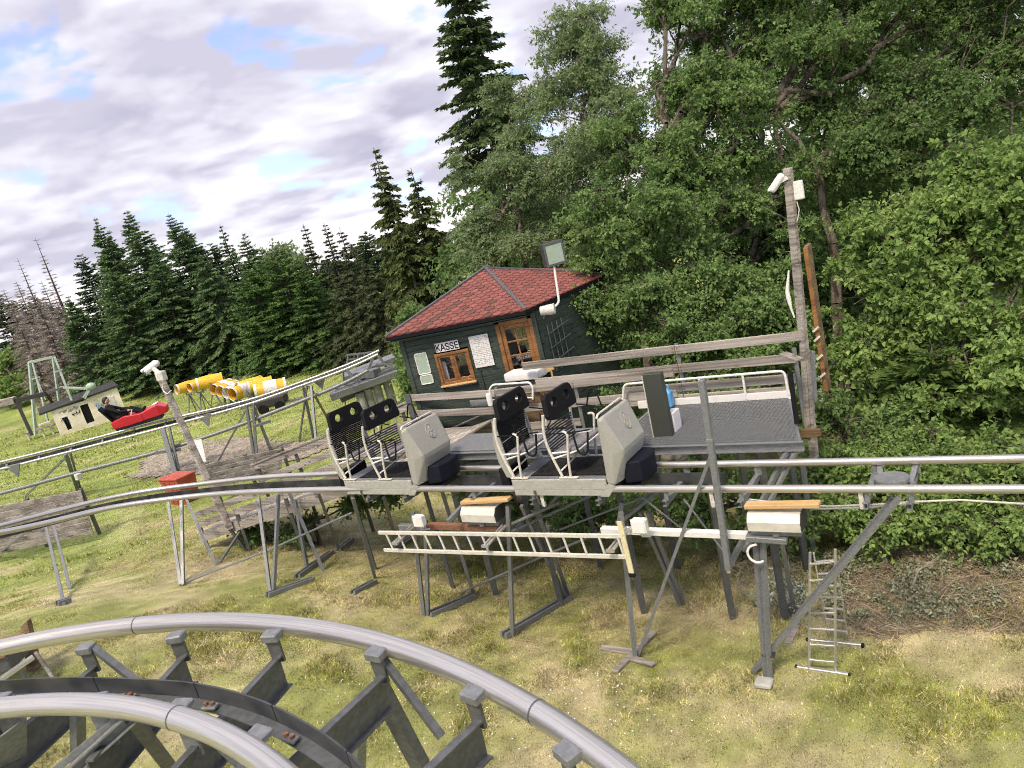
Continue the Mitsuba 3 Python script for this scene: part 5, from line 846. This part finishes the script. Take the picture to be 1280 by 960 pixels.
# far forest on the horizon
fv = []
for i in range(300):
    near_ = True; a = NR.uniform(-.98, .75); d = NR.uniform(125, 190) if near_ else NR.uniform(200, 330); x, y = d*math.sin(a), d*math.cos(a); h = NR.uniform(5, 7.5) if near_ else NR.uniform(8.5, 11.2); z0 = gz(x, y); n = 260 if near_ else 150
    t = NR.random(n)**.7; an = NR.random(n)*6.28; rr_ = (1-t)*h*.26*NR.uniform(.5, 1.05, n); P = np.stack([x+np.cos(an)*rr_, y+np.sin(an)*rr_, z0+h*t], 1); D = np.stack([np.cos(an), np.sin(an), np.full(n, -.5)], 1); col = A3([.06, .09, .06])+A3([.04, .06, .03])*NR.random((n, 1)); s_ = 1.1 if near_ else 1.9
    fv.append(leaves(P, D, NR.normal(size=(n, 3)), np.full(n, s_), np.full(n, s_*.55), col))
m_, c_ = merge(fv); one('far_forest', 'distant dark forest along the horizon beyond the meadow', 'forest', m_, 'm_needle', kind='stuff', color=c_)
# broadleaved trees behind the station: (x px, y px, depth, radius px) turned into metres when this table was made
def BL(l): return [tuple(v) for v in l]
GRN = ((.075, .14, .045), (.22, .32, .12)); DKG = ((.06, .115, .04), (.18, .27, .10)); YEL = ((.095, .17, .045), (.27, .375, .13)); GRY = ((.10, .155, .07), (.25, .325, .165)); BGD = ((.06, .115, .04), (.18, .27, .10))
TREES = [
 ('birch_tree', 'slender grey green birch standing right of the tallest spruce', [(4.421,21.7,11.632,0.7359307359307359),(3.828,21.447,10.696,0.9090909090909091),(4.234,21.334,10.278,0.8658008658008658),(3.109,21.202,9.79,0.9523809523809523),(3.742,20.457,8.949,1.0974025974025974),(4.639,20.891,9.405,0.7714285714285715),(2.963,20.251,8.189,1.1818181818181819),(3.829,19.77,7.558,1.0805194805194804)], 56000, .082, GRY, .44),
 ('willow_tree', 'pale bushy willow rising behind the hut roof', [(2.003,23.381,10.185,0.8095238095238095),(2.049,22.562,9.073,0.9772727272727273),(1.321,22.296,8.089,1.0703463203463204),(1.818,21.591,7.398,1.0909090909090908),(0.498,21.431,6.805,0.9090909090909091),(1.217,20.725,6.11,1.0205627705627707),(-0.1,20.761,5.859,0.6688311688311688)], 50000, .082, GRY, .42),
 ('ash_tree', 'wide spreading broadleaved tree behind the middle of the deck', [(6.052,19.346,10.587,1.2077922077922079),(6.422,19.741,12.049,1.2077922077922079),(7.982,19.694,11.875,1.2077922077922079),(8.964,19.029,10.948,1.1428571428571428),(7.469,19.36,10.64,1.2857142857142858),(5.202,18.496,9.358,1.0606060606060606),(6.604,18.432,9.122,1.25),(8.049,18.518,9.441,1.1742424242424243),(4.124,17.582,7.893,0.9567099567099567),(5.376,17.502,7.598,1.1406926406926408),(6.825,17.533,7.714,1.1774891774891776),(4.057,16.804,6.55,0.9341991341991343),(5.17,16.709,6.198,1.006060606060606),(6.435,16.677,6.079,1.006060606060606),(2.872,16.987,6.462,0.8)], 135000, .084, GRN, .47),
 ('maple_tree', 'dark crowned broadleaved tree at the top right of the picture', [(9.513,18.079,9.732,1.2142857142857142),(10.041,18.441,11.07,1.1406926406926408),(11.133,17.81,10.653,1.1071428571428572),(12.31,17.174,10.216,1.1082251082251082),(10.579,17.413,9.187,1.2142857142857142),(11.645,16.844,8.996,1.1774891774891776),(12.342,16.16,8.382,1.0064935064935066),(8.584,17.693,8.305,1.067099567099567),(9.677,17.039,7.802,1.1785714285714286),(10.771,16.481,7.653,1.1428571428571428),(11.577,15.803,7.062,1.04004329004329),(8.514,16.777,6.834,0.9642857142857143),(9.729,16.128,6.35,0.9696969696969697)], 115000, .084, DKG, .46),
 ('hazel_bush', 'big light leaved hazel bush filling the right edge', [(9.426,13.785,6.111,0.8662337662337664),(9.764,13.042,5.662,0.8285714285714285),(8.538,13.806,5.421,0.8484848484848485),(9.072,13.059,4.96,0.9281385281385282),(7.744,14.119,5.05,0.8415584415584416),(7.029,14.399,4.551,0.7047619047619048),(8.123,13.066,4.219,0.9125541125541125),(8.706,12.335,3.815,0.8722943722943723),(7.383,13.568,3.776,0.8606060606060605),(6.621,13.605,3.147,0.6857142857142857),(7.718,12.347,3.092,0.7714285714285714),(8.445,11.759,2.833,0.7696969696969697),(7.115,12.636,2.628,0.5887445887445888),(10.205,12.467,4.3,0.9848484848484849),(9.9,11.643,2.786,0.9545454545454546),(11.202,13.443,5.614,0.9714285714285714)], 66000, .108, YEL, .43),
 ('elder_bush', 'leafy elder bush close behind the fence and the hut corner', [(2.509,16.968,5.623,0.7359307359307359),(3.174,16.374,5.341,0.8214285714285714),(2.463,16.203,4.71,0.7142857142857143),(3.377,15.626,4.491,0.7965367965367965),(4.382,15.748,4.943,0.7965367965367965),(4.667,15.125,4.171,0.7428571428571429),(5.565,15.249,4.631,0.7428571428571429),(5.701,14.817,3.797,0.6),(3.645,15.054,3.909,0.6753246753246753),(4.752,14.503,3.404,0.5922077922077922)], 56000, .085, GRN, .42),
 ('understorey_bush', 'dark leafy undergrowth below the deck fence at its right end', [(5.679,13.455,2.594,0.6233766233766234),(5.917,12.744,2.262,0.5974025974025974),(5.008,14.117,2.744,0.5844155844155844),(3.917,14.335,2.783,0.658008658008658),(2.792,14.7,2.6,0.7428571428571429),(6.398,12.275,2.059,0.5220779220779221)], 18000, .085, GRN, .40),
 ('bramble_bush', 'bright green bramble thicket behind the rails right of the mast', [(5.209,11.429,1.994,0.4636363636363636),(5.794,11.223,1.999,0.48311688311688317),(6.357,11.018,2.006,0.4753246753246753),(6.816,10.597,1.982,0.4852813852813853),(7.293,10.269,1.92,0.49783549783549785),(4.814,11.307,1.545,0.4090909090909091),(5.287,10.891,1.537,0.4489177489177489),(5.879,10.651,1.419,0.44155844155844154),(6.354,10.254,1.48,0.45194805194805193),(6.841,9.855,1.538,0.48484848484848486),(7.781,9.926,1.799,0.5333333333333333),(7.547,9.503,1.385,0.4954545454545455),(8.51,9.629,1.468,0.5952380952380952)], 34000, .08, YEL, .40),
 ('bramble_bush', 'green bramble thicket under the right half of the deck', [(2.771,12.809,1.736,0.5151515151515151),(3.318,12.383,1.694,0.5004329004329005),(3.886,12.143,1.57,0.4930735930735931),(4.284,11.71,1.501,0.42207792207792205),(2.227,13.194,1.627,0.4675324675324675),(2.839,12.276,1.295,0.3826839826839826),(3.415,11.834,1.195,0.37142857142857144),(4.004,11.322,1.216,0.3573593073593073),(4.729,11.981,1.738,0.42857142857142855)], 20000, .08, GRN, .40),
 ('nettle_patch', 'green nettles growing under the deck between the two cars', [(-0.577,14.346,1.673,0.43614718614718617),(0.257,14.223,1.602,0.4666666666666667),(1.0,13.762,1.43,0.45454545454545453),(1.569,13.336,1.386,0.4108225108225108),(-1.227,14.895,1.79,0.38095238095238093),(0.515,13.339,1.399,0.31601731601731603)], 14000, .08, DKG, .40),
 ('nettle_patch', 'small clump of nettles below the foot of the boarding ramp', [(-6.326,16.41,1.262,0.3047619047619048),(-5.595,16.05,1.462,0.26060606060606056),(-6.886,16.74,1.331,0.21309523809523806),(-4.034,15.567,1.975,0.2515151515151515),(-3.374,15.388,2.08,0.21298701298701297)], 5000, .08, DKG, .36),
 ('hedge_shrub', 'green shrub between the lift station and the hut', [(-3.064,22.881,2.588,0.3814935064935065),(-2.712,23.585,3.278,0.4675324675324675),(-2.005,22.799,4.2,0.6471861471861472),(-3.099,25.75,3.621,0.45021645021645024)], 12000, .11, GRN, .40),
 ('background_tree', 'broadleaved tree standing deep behind the hut', [(-0.443,26.877,3.961,1.7532467532467533),(2.382,27.325,5.618,2.0454545454545454),(0.4,25.527,2.797,1.406926406926407),(3.801,26.066,4.792,1.9696969696969697),(4.193,24.448,2.638,1.893939393939394),(-1.855,26.653,3.132,1.1688311688311688)], 24000, .18, BGD, .36),
 ('background_tree', 'broadleaved tree standing deep behind the right end of the deck', [(7.989,24.933,4.433,2.435064935064935),(9.996,26.186,9.068,2.435064935064935),(12.419,26.396,9.841,2.435064935064935),(10.685,24.302,5.93,2.3376623376623376),(9.178,22.153,1.814,2.24025974025974),(5.981,22.023,1.33,1.9913419913419914),(6.85,19.592,0.002,1.5909090909090908),(3.102,19.586,-0.018,1.3636363636363635),(4.534,18.436,-0.439,1.0822510822510822)], 42000, .17, BGD, .34),
 ('background_tree', 'broadleaved tree standing deep behind the hazel bush', [(12.965,22.523,7.011,2.142857142857143),(14.563,24.352,9.944,2.24025974025974),(16.475,23.131,9.261,2.142857142857143),(14.745,21.531,7.176,2.0454545454545454),(11.347,20.649,3.911,2.0454545454545454),(13.33,19.505,3.512,1.948051948051948),(9.735,17.887,1.361,1.645021645021645),(10.582,16.118,0.564,1.5151515151515151),(12.579,16.889,1.501,1.5584415584415585),(7.516,15.537,0.33,0.9199134199134199),(8.674,14.428,0.06,0.8658008658008658),(9.632,13.343,-0.119,0.8116883116883117)], 52000, .15, BGD, .34),
 ('background_tree', 'many crowned broadleaved tree furthest back behind all others at right', [(1.524,33.486,5.416,2.5),(3.512,31.598,2.262,2.7705627705627704),(6.697,31.953,3.576,3.116883116883117),(8.864,30.172,0.821,3.0194805194805197),(12.11,29.759,3.125,2.9220779220779223),(13.781,27.876,-0.008,2.824675324675325),(15.581,29.111,4.558,2.824675324675325),(16.975,27.17,1.21,2.727272727272727),(19.761,26.611,2.977,2.6298701298701297),(10.22,25.413,-1.454,2.3376623376623376),(6.182,26.636,-0.764,2.4242424242424243),(1.904,27.958,0.294,1.8831168831168832),(18.029,24.555,-0.796,2.2510822510822512)], 46000, .25, BGD, .30),
 ('far_broadleaf', 'pale round topped tree far behind the spruce row', [(-21.423,84.384,5.928,1.774891774891775),(-22.882,84.191,5.213,1.5974025974025974),(-20.426,84.082,4.811,1.5974025974025974),(-21.99,83.777,3.681,2.1298701298701297)], 5000, .38, GRY, .40),
 ('far_bush', 'bright green scrub on the slope at the far left edge', [(-55.455,85.23,1.394,1.6363636363636365),(-54.676,87.251,1.205,1.4891774891774892),(-51.766,78.479,-0.586,1.3506493506493507),(-51.1,80.527,-0.674,1.2121212121212122),(-54.889,80.955,0.907,1.7316017316017316)], 5000, .40, YEL, .38),
]
TRK = {'ash_tree': [(5.044,18.09,0.03)]+[(4.605,16.611,3.536),(4.64,17.058,5.192),(4.495,17.518,6.891)], 'maple_tree': [(7.334,15.941,0.228)]+[(7.8,16.454,4.488),(7.897,17.058,6.723),(7.292,17.627,8.061)]}
for i, (nm, lab, bl, n, sz, (c0, c1), gp) in enumerate(TREES):
    leafy(nm, lab, None, bl, n, sz, c0, c1, trunk=TRK.get(nm), gap=gp, seed=31+i, cat_='bush' if ('bush' in nm or 'nettle' in nm or 'shrub' in nm) else 'tree', twig=.34 if sz < .15 else 1.0, elong=.55 if nm in ('birch_tree', 'willow_tree') else .65)
spruce('young_spruce', 'young light green spruce at the foot of the hazel bush', None, (7.253,12.141,3.48), 1.5, 300, (.05, .10, .025), (.13, .20, .06), dens=2.4, droop=.35, power=.5)
# ---------------------------------------------------------------- grass
def blades(n, x0, x1, y0, y1, hmin, hmax, wd, seed, rmin=0, rmax=99, dens=None):
    r = np.random.default_rng(seed); x = r.uniform(x0, x1, n*3); y = r.uniform(y0, y1, n*3); d = np.hypot(x, y); an = np.arctan2(x, y); ok = (d > rmin) & (d < rmax) & (an > -.80) & (an < .86); x = x[ok][:n]; y = y[ok][:n]; n = len(x)
    q = np.stack([x, y, 0*x], 1); z = G(x, y)+(meshkit.fbm(q*1.5, 3, 2)-.5)*.10*np.clip(1.5-np.hypot(x, y-10)/40, 0, 1); dry = dryness(x, y); cl = meshkit.fbm(q*1.3, 3, 8)
    isdry = r.random(n) < .25+.55*dry; tuft = np.clip((cl-.42)*4, .35, 1.6)
    h = (hmin+(hmax-hmin)*r.random(n)**1.6)*tuft*np.where(isdry, .8, 1); a = r.random(n)*6.283; lean = np.where(isdry, r.uniform(.6, 2.6, n), r.uniform(.15, .9, n)); dv = np.stack([np.cos(a)*lean, np.sin(a)*lean, np.ones(n)], 1); dv = unit(dv)
    P = np.stack([x, y, z-.006], 1); b = a+r.normal(size=n)*.6+1.57; sdv = np.stack([np.cos(b), np.sin(b), 0*b], 1)*(wd*r.uniform(.6, 1.3, n))[:, None]
    far = np.clip((np.hypot(x, y)-18)/8, 0, 1)[:, None]
    tn = (.35+1.3*meshkit.fbm(q*5.3, 3, 31))[:, None]*(.6+.8*meshkit.noise(q*11., 5))[:, None]; g = ((A3([.26, .30, .075])*(1-far)+A3([.27, .34, .085])*far)*(.65+.7*r.random((n, 1)))+A3([.09, .05, .01])*r.random((n, 1)))*tn; s = A3([.66, .58, .37])*(.35+.95*r.random((n, 1)))*(.4+.6*tn); col = np.where(isdry[:, None], s, g)
    V = np.stack([P-sdv*.5, P+sdv*.5, P+dv*h[:, None]*np.where(isdry, 1.3, 1.)[:, None]], 1).reshape(-1, 3); return V, np.arange(3*n).reshape(-1, 3), np.repeat(col, 3, 0)
m_, c_ = merge([blades(380000, -13, 13, 4.5, 15, .04, .13, .0145, 1, 6, 14.5), blades(190000, -18, 8, 9, 22, .03, .09, .012, 2, 14.5, 22), blades(150000, -36, 6, 14, 46, .06, .16, .03, 3, 22, 46), blades(60000, -60, 4, 34, 80, .12, .30, .07, 4, 46, 80)])
one('meadow_grass', 'short meadow grass, partly dry and straw coloured, over the whole slope', 'grass', m_, 'm_grass', kind='stuff', color=c_)
# dry twigs heaped along the edge of the thicket
def in_poly(poly, n, seed):
    r = np.random.default_rng(seed); pg = Polygon(poly); from shapely import contains_xy; x0, y0, x1, y1 = pg.bounds; x = r.uniform(x0, x1, n*4); y = r.uniform(y0, y1, n*4); k = contains_xy(pg, x, y); return x[k][:n], y[k][:n], r
def litter(nm, lab, poly, n, lmin, lmax, rad, c0, c1, hmax, seed, nl=0, lc=None):
    x, y, r = in_poly(poly, n, seed); n = len(x); q = np.stack([x, y, 0*x], 1); hp = np.clip((meshkit.fbm(q*1.1, 3, 4)-.3)*2.2, .1, 1)*hmax; P = np.stack([x, y, G(x, y)+hp*r.random(n)], 1); a = r.random(n)*6.283; D = np.stack([np.cos(a), np.sin(a), r.normal(size=n)*.28], 1); l = lmin+(lmax-lmin)*r.random(n)**2
    v, f = tubes_fast(P-D*l[:, None]/2, P+D*l[:, None]/2, rad*r.uniform(.5, 1.5, n), rad*r.uniform(.2, .8, n), 3); c = np.repeat(A3(c0)+(A3(c1)-A3(c0))*r.random((n, 1)), 6, 0); pts = [(v, f, c)]
    if nl:
        x, y, r = in_poly(poly, nl, seed+1); m = len(x); q = np.stack([x, y, 0*x], 1); k = meshkit.fbm(q*1.7, 3, 6) > .47; x, y = x[k], y[k]; m = len(x); P = np.stack([x, y, G(x, y)+hmax*.9*r.random(m)], 1); s = r.uniform(.03, .08, m); pts.append(leaves(P, r.normal(size=(m, 3)), UP+r.normal(size=(m, 3))*.6, s, s*.6, A3(lc[0])+(A3(lc[1])-A3(lc[0]))*r.random((m, 1))))
    m_, c_ = merge(pts); one(nm, lab, 'twigs', m_, 'm_vc', kind='stuff', color=c_)
litter('brush_pile', 'heap of dry grey twigs and withered leaves along the thicket edge at right', [p[:2] for p in [(4.367,11.195,0.638),(5.348,10.912,0.683),(6.979,9.424,0.909),(6.181,8.107,1.017),(5.609,7.779,1.035),(4.83,8.351,0.982),(4.034,8.506,0.971),(3.663,9.382,0.885)]], 3000, .08, .55, .006, (.15, .12, .085), (.36, .30, .22), .16, 5, 11000, ((.12, .15, .07), (.36, .38, .27)))
litter('withered_weeds', 'silvery withered weeds around the right trestle leg', [p[:2] for p in [(3.24,12.725,0.451),(4.478,12.102,0.528),(3.465,9.483,0.874),(2.915,9.646,0.85),(2.753,10.836,0.661)]], 900, .1, .5, .005, (.14, .13, .09), (.36, .33, .25), .25, 15, 3600, ((.14, .19, .12), (.46, .48, .42)))
litter('hay_litter', 'raked dry hay strewn over the ground below the station trestles', [p[:2] for p in [(-13.175,23.91,0.229),(-4.24,17.736,0.535),(0.145,14.247,0.29),(3.068,12.446,0.472),(2.709,9.119,0.916),(0.396,9.369,0.973),(-2.588,11.352,1.174),(-5.499,13.219,1.566),(-10.867,16.691,1.286)]], 15000, .05, .26, .0028, (.26, .20, .11), (.52, .43, .27), .05, 25)
one('fallen_branch', 'long pale bare branch sticking out of the brush heap', 'branch', tube([A3((5.003,9.429,0.872))+UP*.02, A3((5.201,9.514,0.862))+UP*.3, (5.682,9.75,1.149)], [.02, .014, .006], 6), 'm_wood')
x, y, r = in_poly([p[:2] for p in [(-3.95,8.992,1.543),(-3.72,10.241,1.492),(-1.966,9.378,1.214),(0.396,9.369,0.973),(1.528,7.683,1.065),(0.05,7.411,1.131),(-2.529,7.936,1.342)]], 110, 77); n = len(x); P = np.stack([x, y, G(x, y)+.055], 1)
pt = [leaves(P, np.stack([np.cos(a+r.random(n)*.3), np.sin(a+r.random(n)*.3), np.full(n, .2)], 1), np.tile(UP, (n, 1)), np.full(n, .013), np.full(n, .012), np.full((n, 3), .78)) for a in np.arange(0, 6.2, 1.05)]
m_, c_ = merge(pt); one('daisies', 'tiny white daisies scattered in the short grass near the bend', 'flowers', m_, 'm_vc', kind='stuff', color=c_)
